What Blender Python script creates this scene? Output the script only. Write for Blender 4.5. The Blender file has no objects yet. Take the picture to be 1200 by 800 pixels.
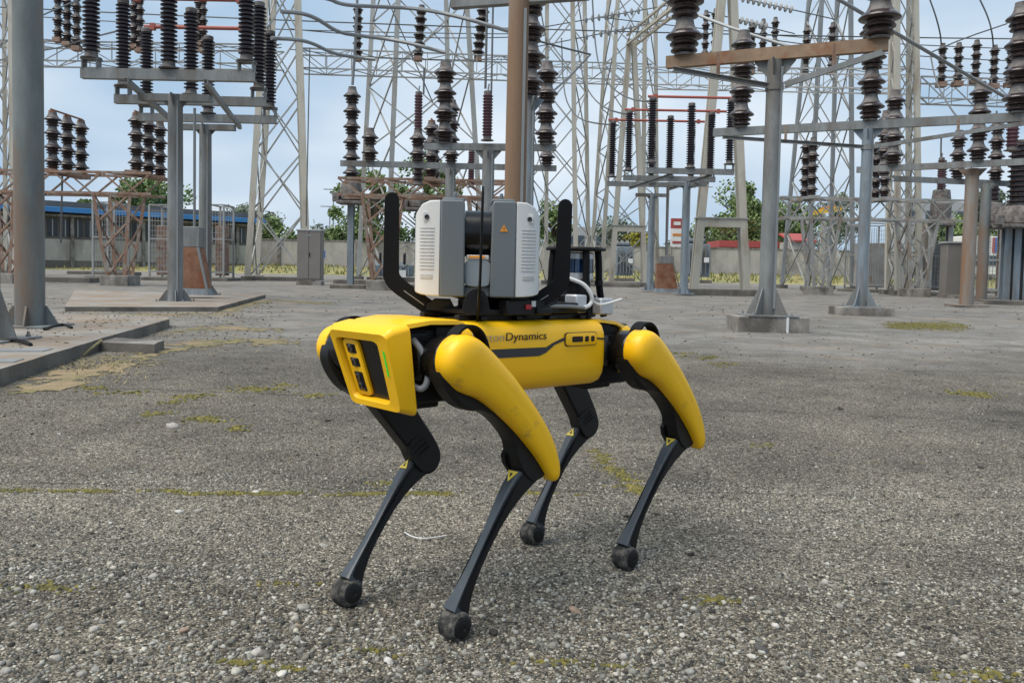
import bpy, bmesh, math, random
import numpy as np
from mathutils import Matrix, Vector, noise
R = math.radians
rng = random.Random(7)
nrng = np.random.default_rng(11)
scene = bpy.context.scene
col = scene.collection
V = Vector

# ------------------------------------------------------------------ camera, sky, sun, exposure
FOC, PPX, PPY, HOR, ROLL, CAMH = 957.0, 600.0, 360.0, 315.0, 0.020, 0.75   # photograph is 1200 x 800
PIT = math.atan((PPY - HOR) / FOC)
cam_d = bpy.data.cameras.new('camera'); cam = bpy.data.objects.new('camera', cam_d); col.objects.link(cam)
cam_d.sensor_width = 36.0; cam_d.lens = FOC / 1200 * 36; cam_d.shift_y = -(400 - PPY) / 1200
cam_d.clip_start = 0.05; cam_d.clip_end = 3000
cam.matrix_world = Matrix.Translation((0, 0, CAMH)) @ Matrix.Rotation(math.pi / 2 - PIT, 4, 'X') @ Matrix.Rotation(ROLL, 4, 'Z')
scene.camera = cam

SUN_EL, SUN_AZ = R(62), R(238)
world = bpy.data.worlds.new('World'); scene.world = world; world.use_nodes = True
wt = world.node_tree; wt.nodes.clear()
def wn(t): return wt.nodes.new(t)
w_out = wn('ShaderNodeOutputWorld'); w_bg = wn('ShaderNodeBackground'); w_sky = wn('ShaderNodeTexSky')
w_sky.sky_type = 'NISHITA'; w_sky.sun_disc = False; w_sky.sun_elevation = SUN_EL; w_sky.sun_rotation = SUN_AZ
w_sky.dust_density = 2.0; w_sky.air_density = 1.0
w_co = wn('ShaderNodeTexCoord'); w_map = wn('ShaderNodeMapping'); w_map.inputs['Scale'].default_value = (1.0, 1.0, 2.6)
w_map.inputs['Location'].default_value = (1.3, 0.4, 0.2)
w_no = wn('ShaderNodeTexNoise'); w_no.inputs['Scale'].default_value = 1.7; w_no.inputs['Detail'].default_value = 3; w_no.inputs['Roughness'].default_value = 0.5
w_rp = wn('ShaderNodeValToRGB'); w_rp.color_ramp.elements[0].position = 0.28; w_rp.color_ramp.elements[0].color = (.92, .92, .92, 1)
w_rp.color_ramp.elements[1].position = 0.68; w_rp.color_ramp.elements[1].color = (1, 1, 1, 1)
w_cl = wn('ShaderNodeMix'); w_cl.data_type = 'RGBA'; w_cl.inputs['A'].default_value = (2.85, 3.95, 5.2, 1); w_cl.inputs['B'].default_value = (5.3, 5.9, 6.5, 1)
w_no2 = wn('ShaderNodeTexNoise'); w_no2.inputs['Scale'].default_value = 2.6; w_no2.inputs['Detail'].default_value = 3
w_r2 = wn('ShaderNodeValToRGB'); w_r2.color_ramp.elements[0].position = 0.42; w_r2.color_ramp.elements[1].position = 0.70
w_mx = wn('ShaderNodeMix'); w_mx.data_type = 'RGBA'
L = wt.links.new
L(w_co.outputs['Generated'], w_map.inputs['Vector']); L(w_map.outputs[0], w_no.inputs['Vector']); L(w_map.outputs[0], w_no2.inputs['Vector'])
L(w_no.outputs['Fac'], w_rp.inputs[0]); L(w_no2.outputs['Fac'], w_r2.inputs[0])
L(w_r2.outputs[0], w_cl.inputs['Factor']); L(w_rp.outputs[0], w_mx.inputs['Factor'])
L(w_sky.outputs[0], w_mx.inputs['A']); L(w_cl.outputs['Result'], w_mx.inputs['B'])
L(w_mx.outputs['Result'], w_bg.inputs['Color']); w_bg.inputs['Strength'].default_value = 0.10
L(w_bg.outputs[0], w_out.inputs[0])

sun_d = bpy.data.lights.new('sun', 'SUN'); sun_d.energy = 2.6; sun_d.angle = R(48); sun_d.color = (1, .93, .83)
sun = bpy.data.objects.new('sun', sun_d); col.objects.link(sun)
# direction towards the sun: Blender's sky rotation is measured from +Y, clockwise seen from above
sdir = V((math.sin(SUN_AZ) * math.cos(SUN_EL), math.cos(SUN_AZ) * math.cos(SUN_EL), math.sin(SUN_EL)))
sun.rotation_euler = sdir.to_track_quat('Z', 'Y').to_euler()
vs = scene.view_settings; vs.view_transform = 'Standard'; vs.look = 'None'; vs.gamma = 1; vs.use_curve_mapping = False; vs.exposure = 0.60
scene.cycles.max_bounces = 4; scene.cycles.diffuse_bounces = 2; scene.cycles.glossy_bounces = 2; scene.cycles.caustics_reflective = False; scene.cycles.caustics_refractive = False

# ------------------------------------------------------------------ survey helpers: pixel of the photograph + distance -> place in the world
def ray(px, py):
    du, dv = px - PPX, py - PPY; cr, sr = math.cos(ROLL), math.sin(ROLL)
    u = du * cr + dv * sr; v = -du * sr + dv * cr
    c, s = math.cos(PIT), math.sin(PIT); up = -v / FOC
    return V((u / FOC, c + up * s, -s + up * c))
def at(px, py, Y):
    d = ray(px, py); return V((0, 0, CAMH)) + d * (Y / d.y)
def ground(px, py, z=0.0):
    d = ray(px, py); return V((0, 0, CAMH)) + d * ((z - CAMH) / d.z)
def xat(px, Y, py=315): return at(px, py, Y).x

# ------------------------------------------------------------------ materials
MATS = {}
def ramp(nt, stops):
    n = nt.nodes.new('ShaderNodeValToRGB'); e = n.color_ramp.elements
    while len(e) < len(stops): e.new(0.5)
    for el, (p, c) in zip(e, stops):
        el.position = p; el.color = (*c, 1) if len(c) == 3 else c
    return n
def mat(name, c, rough=.6, metal=0.0, var=.18, vs=2.5, dirt=None, damt=.5, dsc=1.5, stretch=1.0, bump=.15, bs=60, coat=0, spec=.5, dfine=None):
    m = bpy.data.materials.new(name); m.use_nodes = True; nt = m.node_tree; b = nt.nodes['Principled BSDF']; lk = nt.links.new
    geo = nt.nodes.new('ShaderNodeNewGeometry'); mp = nt.nodes.new('ShaderNodeMapping'); mp.inputs['Scale'].default_value = (1, 1, stretch)
    lk(geo.outputs['Position'], mp.inputs['Vector'])
    n1 = nt.nodes.new('ShaderNodeTexNoise'); n1.inputs['Scale'].default_value = vs; n1.inputs['Detail'].default_value = 8; n1.inputs['Roughness'].default_value = .62
    lk(mp.outputs[0], n1.inputs['Vector'])
    lo = tuple(x * (1 - var) for x in c); hi = tuple(min(1, x * (1 + var)) for x in c)
    r1 = ramp(nt, [(.3, lo), (.7, hi)]); lk(n1.outputs['Fac'], r1.inputs[0]); out = r1.outputs[0]
    if dirt:
        n2 = nt.nodes.new('ShaderNodeTexNoise'); n2.inputs['Scale'].default_value = dsc; n2.inputs['Detail'].default_value = 9; n2.inputs['Roughness'].default_value = .66
        ad = nt.nodes.new('ShaderNodeVectorMath'); ad.inputs[1].default_value = (7.7, 3.1, 5.3); lk(mp.outputs[0], ad.inputs[0]); lk(ad.outputs[0], n2.inputs['Vector'])
        t = .72 - .42 * damt
        r2 = ramp(nt, [(t - .07, (0, 0, 0)), (t + .1, (1, 1, 1))]); lk(n2.outputs['Fac'], r2.inputs[0])
        mx = nt.nodes.new('ShaderNodeMix'); mx.data_type = 'RGBA'; mx.inputs['B'].default_value = (*dirt, 1)
        lk(r2.outputs[0], mx.inputs['Factor']); lk(out, mx.inputs['A']); out = mx.outputs['Result']
    lk(out, b.inputs['Base Color'])
    b.inputs['Roughness'].default_value = rough; b.inputs['Metallic'].default_value = metal
    b.inputs['Specular IOR Level'].default_value = spec; b.inputs['Coat Weight'].default_value = coat
    rr = nt.nodes.new('ShaderNodeMapRange'); rr.inputs['To Min'].default_value = max(0, rough - .1); rr.inputs['To Max'].default_value = min(1, rough + .12)
    lk(n1.outputs['Fac'], rr.inputs['Value']); lk(rr.outputs[0], b.inputs['Roughness'])
    if bump:
        n3 = nt.nodes.new('ShaderNodeTexNoise'); n3.inputs['Scale'].default_value = bs; n3.inputs['Detail'].default_value = 5; lk(geo.outputs['Position'], n3.inputs['Vector'])
        bp = nt.nodes.new('ShaderNodeBump'); bp.inputs['Strength'].default_value = bump; bp.inputs['Distance'].default_value = .01
        lk(n3.outputs['Fac'], bp.inputs['Height']); lk(bp.outputs[0], b.inputs['Normal'])
    MATS[name] = m; return m
RUST = (.23, .105, .05)
mat('galv', (.205, .215, .215), .6, .12, .28, 7, (.135, .12, .105), .42, 2.2, .25, .08)
mat('galv_blue', (.20, .24, .275), .6, .1, .25, 7, (.15, .14, .125), .38, 2.2, .2, .08)
mat('galv_rusty', (.165, .185, .185), .62, .1, .25, 6, (.19, .125, .085), .46, 1.6, .3, .12)
mat('rust_pole', (.23, .215, .195), .75, .05, .25, 2.2, (.235, .14, .085), .55, 2.6, .14, .2)
mat('rust_brown', (.25, .155, .095), .75, .05, .25, 2.2, (.24, .225, .20), .40, 2.6, .10, .2)
mat('rust_beam', (.27, .185, .12), .75, .05, .25, 4, (.22, .10, .05), .4, 3, 1, .2)
mat('rust_iron', (.25, .15, .105), .8, .0, .3, 5, (.30, .27, .235), .42, 4, 1, .2)
mat('rust_red', (.24, .125, .075), .8, 0, .3, 6, (.2, .07, .03), .4, 5, 1, .2)
mat('cream', (.45, .425, .36), .65, 0, .12, 2, (.30, .25, .19), .30, 1.6, .3, .1)
mat('lattice', (.35, .355, .34), .6, .1, .14, 2, (.28, .24, .19), .30, 1.6, .3, .1)
mat('lattice_dark', (.24, .255, .26), .6, .15, .15, 2, (.2, .16, .12), .25, 1.6, .3, .1)
mat('stand_grey', (.33, .33, .315), .65, .1, .18, 3, (.25, .16, .1), .34, 3, .5, .12)
mat('porcelain', (.034, .022, .022), .28, 0, .3, 6, (.10, .085, .08), .28, 7, 1, .03, coat=.2)
mat('porcelain_cap', (.175, .162, .155), .8, 0, .35, 5, (.09, .072, .066), .48, 7, 1, .15)
mat('porcelain_slim', (.026, .016, .020), .33, 0, .3, 6, None, bump=0, coat=.1)
mat('brown_smooth', (.085, .038, .045), .4, 0, .2, 4, None, bump=0)
mat('red_bar', (.36, .095, .07), .55, 0, .15, 4, None, bump=0)
mat('concrete', (.28, .26, .235), .9, 0, .28, 3.5, (.12, .105, .09), .52, 2.2, .6, .5, 40)
mat('concrete_dark', (.16, .145, .125), .92, 0, .3, 3, (.10, .09, .08), .4, 2.2, .6, .5, 40)
mat('slab', (.25, .23, .205), .92, 0, .28, 2.2, (.23, .175, .125), .5, 1.6, 1, .5, 70)
mat('wire', (.13, .135, .135), .6, .3, .1, 2, None, bump=0)
mat('alu', (.27, .28, .285), .5, .3, .1, 2, None, bump=0)
mat('cabinet', (.20, .185, .17), .55, .1, .08, 1.5, None, bump=.03)
mat('mesh_fence', (.33, .335, .33), .6, .3, .15, 2, (.26, .2, .15), .3, 2, .4, 0)
mat('wall_plaster', (.42, .395, .35), .9, 0, .2, .5, (.25, .23, .2), .44, .45, .5, .3, 8)
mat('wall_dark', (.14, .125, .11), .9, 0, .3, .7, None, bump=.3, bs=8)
mat('window_dark', (.035, .042, .05), .25, 0, .5, .6, None, bump=0)
mat('roof_blue', (.04, .21, .50), .5, 0, .12, .5, None, bump=0)
mat('roof_red', (.36, .065, .055), .6, 0, .15, .5, None, bump=0)
mat('white_paint', (.72, .72, .70), .55, 0, .08, 1, None, bump=0)
mat('grey_paint', (.35, .36, .36), .55, 0, .1, 1, None, bump=0)
mat('orange_paint', (.62, .22, .03), .55, 0, .1, 1, None, bump=0)
mat('yellow_paint', (.70, .42, .03), .55, 0, .1, 1, None, bump=0)
mat('blue_paint', (.04, .16, .45), .5, 0, .1, 1, None, bump=0)
mat('glass_far', (.05, .07, .09), .15, 0, .3, 1, None, bump=0)
mat('leaf', (.155, .225, .075), .75, 0, .5, .9, (.20, .27, .10), .45, 1.3, 1, 0)
mat('leaf_far', (.15, .19, .13), .8, 0, .3, .5, (.19, .22, .15), .4, .8, 1, 0)
mat('leaf_yellow', (.30, .27, .03), .75, 0, .3, .9, (.16, .2, .03), .4, 1.3, 1, 0)
mat('bark', (.10, .08, .06), .9, 0, .3, 5, None, bump=.3, bs=20)
mat('grass', (.17, .18, .06), .95, 0, .4, 1.4, (.34, .28, .12), .5, .9, 1, 0)
mat('dry_grass', (.30, .235, .13), .95, 0, .35, 5, (.19, .17, .07), .42, 4, 1, 0)
mat('moss', (.20, .165, .032), .95, 0, .5, 30, (.095, .092, .03), .58, 45, 1, .5, 250)
mat('moss_olive', (.17, .15, .065), .95, 0, .6, 16, (.27, .20, .12), .52, 3.5, 1, 1.0, 60)
# robot
mat('yellow', (.99, .535, .006), .40, 0, .04, 6, (.80, .43, .03), .10, 9, 1, .02, 900, coat=.08, spec=.4)
mat('yellow_worn', (.99, .535, .006), .40, 0, .04, 6, (.45, .25, .05), .15, 20, 1, .02, 900, coat=.08, spec=.4)
mat('black', (.0065, .0065, .0075), .48, 0, .2, 20, None, bump=.05, bs=500, spec=.32)
mat('black_gloss', (.005, .005, .006), .25, 0, .1, 20, None, bump=0, spec=.4)
mat('black_matte', (.004, .004, .005), .6, 0, .2, 20, None, bump=.05, bs=700, spec=.2)
mat('leg_grey', (.046, .056, .068), .36, 0, .18, 14, (.075, .075, .075), .25, 30, 1, .05, 500)
mat('rubber', (.022, .022, .022), .85, 0, .3, 40, (.13, .12, .105), .48, 55, 1, .3, 300)
mat('print_black', (.012, .012, .012), .6, 0, 0, 1, None, bump=0)
mat('print_grey', (.46, .38, .22), .6, 0, 0, 1, None, bump=0)
mat('stripe', (.035, .035, .037), .55, 0, .05, 5, None, bump=0)
mat('scan_white', (.66, .66, .65), .45, 0, .02, 4, None, bump=.02, bs=900)
mat('scan_grey', (.135, .155, .168), .5, 0, .03, 4, None, bump=.03, bs=900)
mat('scan_light', (.22, .255, .285), .4, 0, .03, 4, None, bump=0)
mat('scan_line', (.47, .47, .46), .6, 0, 0, 4, None, bump=0)
mat('orange', (.75, .28, .02), .4, 0, .02, 4, None, bump=0)
mat('lens', (.006, .007, .012), .08, 0, 0, 4, None, bump=0, coat=.5)
mat('lidar_glass', (.012, .045, .12), .12, .3, .5, 28, None, bump=0, stretch=.02, coat=.6)
mat('silver', (.60, .61, .62), .4, .5, .05, 9, None, bump=0)
mat('cable_white', (.72, .72, .72), .5, 0, .03, 9, None, bump=0)
mat('cable_grey', (.22, .225, .23), .45, 0, .03, 9, None, bump=0)
mat('label_yellow', (.75, .58, .08), .5, 0, .05, 30, None, bump=0)
mat('red_plastic', (.45, .02, .03), .4, 0, .05, 9, None, bump=0)
led = bpy.data.materials.new('led_green'); led.use_nodes = True; lb = led.node_tree.nodes['Principled BSDF']
lb.inputs['Base Color'].default_value = (.02, .4, .03, 1); lb.inputs['Emission Color'].default_value = (.05, .9, .06, 1); lb.inputs['Emission Strength'].default_value = .22
MATS['led'] = led

# gravelly worn asphalt
def ground_material():
    m = bpy.data.materials.new('asphalt_aggregate'); m.use_nodes = True; nt = m.node_tree; b = nt.nodes['Principled BSDF']; lk = nt.links.new
    N = nt.nodes.new; geo = N('ShaderNodeNewGeometry'); pos = geo.outputs['Position']
    def noise_(s, d=6, r=.6):
        n = N('ShaderNodeTexNoise'); n.inputs['Scale'].default_value = s; n.inputs['Detail'].default_value = d; n.inputs['Roughness'].default_value = r; lk(pos, n.inputs['Vector']); return n.outputs['Fac']
    def mixc(f, a, b_, bt='MIX'):
        n = N('ShaderNodeMix'); n.data_type = 'RGBA'; n.blend_type = bt
        for s, x in (('Factor', f), ('A', a), ('B', b_)):
            if isinstance(x, (int, float)): n.inputs[s].default_value = x
            elif isinstance(x, tuple): n.inputs[s].default_value = (*x, 1)
            else: lk(x, n.inputs[s])
        return n.outputs['Result']
    def math_(op, a, b_=None, c=None):
        n = N('ShaderNodeMath'); n.operation = op
        for i, x in enumerate((a, b_, c)):
            if x is None: continue
            if isinstance(x, (int, float)): n.inputs[i].default_value = x
            else: lk(x, n.inputs[i])
        return n.outputs[0]
    def rmp(f, st): n = ramp(nt, st); lk(f, n.inputs[0]); return n.outputs[0]
    wob = N('ShaderNodeTexNoise'); wob.inputs['Scale'].default_value = 40; lk(pos, wob.inputs['Vector'])
    wv = N('ShaderNodeVectorMath'); wv.operation = 'MULTIPLY_ADD'; wv.inputs[1].default_value = (.012, .012, .012); lk(wob.outputs['Color'], wv.inputs[0]); lk(pos, wv.inputs[2])
    def vor(scale, feat='F1'):
        n = N('ShaderNodeTexVoronoi'); n.feature = feat; n.inputs['Scale'].default_value = scale; lk(wv.outputs[0], n.inputs['Vector']); return n
    v1, v2, v3 = vor(140), vor(72), vor(260)
    def chan(v, k=0):
        s = N('ShaderNodeSeparateColor'); lk(v.outputs['Color'], s.inputs[0]); return s.outputs[k]
    grey = [(.0, (.035, .033, .029)), (.30, (.10, .096, .087)), (.62, (.22, .211, .192)), (.85, (.40, .385, .352)), (1, (.64, .62, .575))]
    c1 = rmp(chan(v1), grey); c3 = rmp(chan(v3), [(.0, (.03, .028, .025)), (.5, (.115, .11, .10)), (1, (.33, .317, .288))])
    c2 = rmp(chan(v2), [(.0, (.11, .107, .10)), (.5, (.25, .245, .235)), (1, (.48, .47, .45))])
    # chips stand in a darker binder
    e1 = rmp(v1.outputs['Distance'], [(.35, (1, 1, 1)), (.70, (0, 0, 0))])
    keep1 = math_('GREATER_THAN', chan(v1, 1), .30)
    base = mixc(math_('MULTIPLY', e1, keep1), c3, c1)
    e2 = rmp(v2.outputs['Distance'], [(.20, (1, 1, 1)), (.48, (0, 0, 0))])
    keep2 = math_('GREATER_THAN', chan(v2, 1), .80)
    base = mixc(math_('MULTIPLY', e2, keep2), base, c2)
    # large patches: wear, old pours
    big = rmp(noise_(.8, 4), [(.3, (.66, .63, .585)), (.7, (1.27, 1.22, 1.13))]); base = mixc(1.0, base, big, 'MULTIPLY')
    mid = rmp(noise_(2.6, 5, .7), [(.28, (.66, .66, .66)), (.5, (1, 1, 1)), (.74, (1.30, 1.30, 1.29))]); base = mixc(1.0, base, mid, 'MULTIPLY')
    # pours: position dependent zones with ragged borders
    sn0 = noise_(3.0, 4)
    sep = N('ShaderNodeSeparateXYZ'); lk(pos, sep.inputs[0]); X, Yc = sep.outputs['X'], sep.outputs['Y']
    rag = math_('MULTIPLY_ADD', sn0, .5, -.25)
    Yr = math_('ADD', Yc, rag)
    z1 = N('ShaderNodeMapRange'); z1.inputs['From Min'].default_value = 2.70; z1.inputs['From Max'].default_value = 2.86; lk(Yr, z1.inputs['Value'])
    base = mixc(1.0, base, mixc(z1.outputs[0], (1.10, 1.07, 1.01), (.84, .815, .775)), 'MULTIPLY')
    z0 = N('ShaderNodeMapRange'); z0.inputs['From Min'].default_value = 1.86; z0.inputs['From Max'].default_value = 1.98; lk(math_('ADD', Yc, math_('MULTIPLY_ADD', sn0, .16, -.08)), z0.inputs['Value'])
    base = mixc(1.0, base, mixc(z0.outputs[0], (.80, .79, .77), (1, 1, 1)), 'MULTIPLY')
    # worn lighter concrete far away
    z2 = N('ShaderNodeMapRange'); z2.inputs['From Min'].default_value = 6.2; z2.inputs['From Max'].default_value = 8.5; lk(math_('ADD', Yc, math_('MULTIPLY_ADD', noise_(.45, 3), 4.0, -2.0)), z2.inputs['Value'])
    far = rmp(noise_(1.3, 6, .7), [(.28, (.125, .117, .106)), (.42, (.22, .208, .19)), (.56, (.30, .286, .265)), (.74, (.42, .40, .37))])
    base = mixc(math_('MULTIPLY', z2.outputs[0], .74), base, far)
    # tan dust drifts
    tan = rmp(noise_(.85, 5, .68), [(.54, (0, 0, 0)), (.70, (1, 1, 1))])
    base = mixc(math_('MULTIPLY', tan, math_('MULTIPLY_ADD', z2.outputs[0], .62, .10)), base, (.33, .245, .165))
    # dark seams between pours
    sn = noise_(2.2, 4)
    def seam(y0, slope, w, wobble):
        d = math_('ABSOLUTE', math_('SUBTRACT', math_('ADD', Yc, math_('MULTIPLY_ADD', sn, wobble, -wobble / 2)), math_('MULTIPLY_ADD', X, slope, y0)))
        return rmp(d, [(0, (1, 1, 1)), (w, (0, 0, 0))])
    brk = rmp(sn0, [(.38, (0, 0, 0)), (.52, (1, 1, 1))])
    for y0, sl, w, wb in ((2.74, .02, .012, .08), (1.915, .01, .007, .07), (4.55, -.10, .02, .2), (6.3, .06, .02, .2)):
        base = mixc(math_('MULTIPLY', seam(y0, sl, w, wb), math_('MULTIPLY', brk, .75)), base, (.035, .031, .026))
    lk(base, b.inputs['Base Color']); b.inputs['Roughness'].default_value = .88; b.inputs['Specular IOR Level'].default_value = .3
    h = math_('ADD', math_('MULTIPLY', e1, math_('MULTIPLY', keep1, chan(v1, 2))), math_('MULTIPLY', e2, math_('MULTIPLY', keep2, 1.6)))
    bp = N('ShaderNodeBump'); bp.inputs['Strength'].default_value = 1.0; bp.inputs['Distance'].default_value = .009; lk(h, bp.inputs['Height']); lk(bp.outputs[0], b.inputs['Normal'])
    MATS['ground'] = m
ground_material()
def pebble_material():
    m = bpy.data.materials.new('pebble'); m.use_nodes = True; nt = m.node_tree; b = nt.nodes['Principled BSDF']; lk = nt.links.new
    a = nt.nodes.new('ShaderNodeAttribute'); a.attribute_name = 'tint'
    n = nt.nodes.new('ShaderNodeTexNoise'); n.inputs['Scale'].default_value = 160; n.inputs['Detail'].default_value = 5
    g = nt.nodes.new('ShaderNodeNewGeometry'); lk(g.outputs['Position'], n.inputs['Vector'])
    r = ramp(nt, [(.3, (.72, .72, .72)), (.7, (1.15, 1.15, 1.15))]); lk(n.outputs['Fac'], r.inputs[0])
    mx = nt.nodes.new('ShaderNodeMix'); mx.data_type = 'RGBA'; mx.blend_type = 'MULTIPLY'; mx.inputs['Factor'].default_value = 1
    lk(a.outputs['Color'], mx.inputs['A']); lk(r.outputs[0], mx.inputs['B']); lk(mx.outputs['Result'], b.inputs['Base Color'])
    b.inputs['Roughness'].default_value = .8; b.inputs['Specular IOR Level'].default_value = .3; MATS['pebble'] = m
pebble_material()

# ------------------------------------------------------------------ object helpers
WM = {}
def link(o, parent=None, M=None):
    col.objects.link(o); M = M if M is not None else Matrix()
    WM[o.name] = M.copy()
    if parent is not None:
        o.parent = parent; o.matrix_basis = WM[parent.name].inverted() @ M
    else: o.matrix_basis = M
    return o
def tag(o, label, cat, group=None, kind=None):
    if label: o['label'] = label
    if cat: o['category'] = cat
    if group: o['group'] = group
    if kind: o['kind'] = kind
    return o
def thing(name, label, cat, loc=(0, 0, 0), group=None, rz=0.0):
    o = bpy.data.objects.new(name, None); o.empty_display_size = .2
    link(o, None, Matrix.Translation(V(loc)) @ Matrix.Rotation(rz, 4, 'Z')); return tag(o, label, cat, group)
def frame(o, x, y=None, z=None):
    """4x4 from origin and axes"""
    x = V(x).normalized()
    if y is None:
        z = V(z).normalized(); y = z.cross(x).normalized(); z = x.cross(y)
    else:
        y = V(y); z = x.cross(y).normalized(); y = z.cross(x)
    M = Matrix((x, y, z)).transposed().to_4x4(); M.translation = V(o); return M
class MB:
    def __init__(s): s.v = []; s.f = []
    def add(s, vs_, fs):
        n = len(s.v); s.v += [tuple(p) for p in vs_]; s.f += [tuple(i + n for i in f) for f in fs]; return s
    def box(s, c, d, M=None):
        c = V(c); P = [V((c.x + sx * d[0] / 2, c.y + sy * d[1] / 2, c.z + sz * d[2] / 2)) for sx in (-1, 1) for sy in (-1, 1) for sz in (-1, 1)]
        if M is not None: P = [M @ p for p in P]
        return s.add(P, [(0, 1, 3, 2), (4, 6, 7, 5), (0, 4, 5, 1), (2, 3, 7, 6), (0, 2, 6, 4), (1, 5, 7, 3)])
    def bar(s, p0, p1, w, h, up=(0, 0, 1)):
        p0, p1 = V(p0), V(p1); M = bar_matrix(p0, p1, up); l = (p1 - p0).length
        return s.box((0, 0, l / 2), (w, h, l), M)
    def tube(s, pts, r, n=8, cap=True):
        pts = [V(p) for p in pts]; m = len(pts); rs = r if isinstance(r, (list, tuple)) else [r] * m; k0 = len(s.v); pu = None
        for i, p in enumerate(pts):
            t = (pts[min(i + 1, m - 1)] - pts[max(i - 1, 0)]).normalized()
            if pu is None: pu = t.orthogonal().normalized()
            pu = (pu - t * pu.dot(t)).normalized(); w = t.cross(pu)
            s.v += [tuple(p + (pu * math.cos(a) + w * math.sin(a)) * rs[i]) for a in [2 * math.pi * j / n for j in range(n)]]
        for i in range(m - 1):
            for j in range(n):
                a = k0 + i * n + j; b = k0 + i * n + (j + 1) % n; s.f.append((a, b, b + n, a + n))
        if cap:
            s.f.append(tuple(k0 + j for j in reversed(range(n)))); s.f.append(tuple(k0 + (m - 1) * n + j for j in range(n)))
        return s
    def lathe(s, prof, M=None, n=16):
        M = M or Matrix(); k0 = len(s.v); m = len(prof)
        for r, z in prof:
            s.v += [tuple(M @ V((r * math.cos(2 * math.pi * j / n), r * math.sin(2 * math.pi * j / n), z))) for j in range(n)]
        for i in range(m - 1):
            for j in range(n):
                a = k0 + i * n + j; b = k0 + i * n + (j + 1) % n; s.f.append((a, b, b + n, a + n))
        s.f.append(tuple(k0 + j for j in reversed(range(n)))); s.f.append(tuple(k0 + (m - 1) * n + j for j in range(n)))
        return s
    def loft(s, rings, cap=True):
        k0 = len(s.v); n = len(rings[0]); m = len(rings)
        for rg in rings: s.v += [tuple(p) for p in rg]
        for i in range(m - 1):
            for j in range(n):
                a = k0 + i * n + j; b = k0 + i * n + (j + 1) % n; s.f.append((a, b, b + n, a + n))
        if cap:
            s.f.append(tuple(k0 + j for j in reversed(range(n)))); s.f.append(tuple(k0 + (m - 1) * n + j for j in range(n)))
        return s
    def prism(s, outline, M, d0, d1):
        return s.loft([[M @ V((u, v, d0)) for u, v in outline], [M @ V((u, v, d1)) for u, v in outline]])
    def mesh(s, name, m, smooth=35):
        me = bpy.data.meshes.new(name); me.from_pydata(s.v, [], s.f)
        bm = bmesh.new(); bm.from_mesh(me); bmesh.ops.recalc_face_normals(bm, faces=bm.faces); bm.to_mesh(me); bm.free()
        if m: me.materials.append(MATS[m])
        if smooth: me.shade_smooth(); me.set_sharp_from_angle(angle=R(smooth))
        return me
    def build(s, name, m, parent=None, smooth=35, bevel=0, seg=2, M=None):
        """vertices in world space, or in the space of M"""
        o = bpy.data.objects.new(name, s.mesh(name, m, smooth)); link(o, parent, M)
        if bevel:
            b = o.modifiers.new('bevel', 'BEVEL'); b.width = bevel; b.segments = seg; b.limit_method = 'ANGLE'; b.angle_limit = R(30); b.harden_normals = False
        return o
def bar_matrix(p0, p1, up=(0, 0, 1)):
    z = (V(p1) - V(p0)).normalized(); up = V(up)
    if abs(z.dot(up)) > .98: up = V((0, 1, 0))
    x = up.cross(z).normalized(); y = z.cross(x)
    M = Matrix((x, y, z)).transposed().to_4x4(); M.translation = V(p0); return M
UNIT = {}
def unit(profile, m):
    k = (profile, m)
    if k not in UNIT:
        b = MB()
        if profile == 'box': b.box((0, 0, .5), (1, 1, 1))
        elif profile == 'angle': b.prism([(-.5, -.5), (.5, -.5), (.5, -.36), (-.36, -.36), (-.36, .5), (-.5, .5)], Matrix(), 0, 1)
        elif profile == 'channel': b.prism([(-.5, -.5), (.5, -.5), (.5, -.38), (-.36, -.38), (-.36, .38), (.5, .38), (.5, .5), (-.5, .5)], Matrix(), 0, 1)
        elif profile == 'beam': b.prism([(-.5, -.5), (.5, -.5), (.5, -.4), (.09, -.4), (.09, .4), (.5, .4), (.5, .5), (-.5, .5), (-.5, .4), (-.09, .4), (-.09, -.4), (-.5, -.4)], Matrix(), 0, 1)
        elif profile == 'round': b.lathe([(.5, 0), (.5, 1)], None, 12)
        UNIT[k] = b.mesh(profile, m, 30)
    return UNIT[k]
def piece(name, p0, p1, w, h, m, parent, profile='box', up=(0, 0, 1)):
    """one straight member sharing its mesh with its kind"""
    p0, p1 = V(p0), V(p1); M = bar_matrix(p0, p1, up) @ Matrix.Diagonal((w, h, (p1 - p0).length, 1))
    return link(bpy.data.objects.new(name, unit(profile, m)), parent, M)
def put(name, me, M, parent): return link(bpy.data.objects.new(name, me), parent, M)
def box_obj(name, c, d, m, parent=None, bevel=0, M=None):
    b = MB(); b.box(c, d, M); return b.build(name, m, parent, 30, bevel)
def smooth_poly(pts, it=2):
    for _ in range(it):
        q = []
        for i in range(len(pts)):
            a, b = pts[i], pts[(i + 1) % len(pts)]
            q += [(a[0] * .75 + b[0] * .25, a[1] * .75 + b[1] * .25), (a[0] * .25 + b[0] * .75, a[1] * .25 + b[1] * .75)]
        pts = q
    return pts
def smooth_line(pts, it=2):
    pts = [V(p) for p in pts]
    for _ in range(it):
        q = [pts[0]]
        for a, b in zip(pts, pts[1:]): q += [a * .75 + b * .25, a * .25 + b * .75]
        pts = q + [pts[-1]]
    return pts

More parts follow.
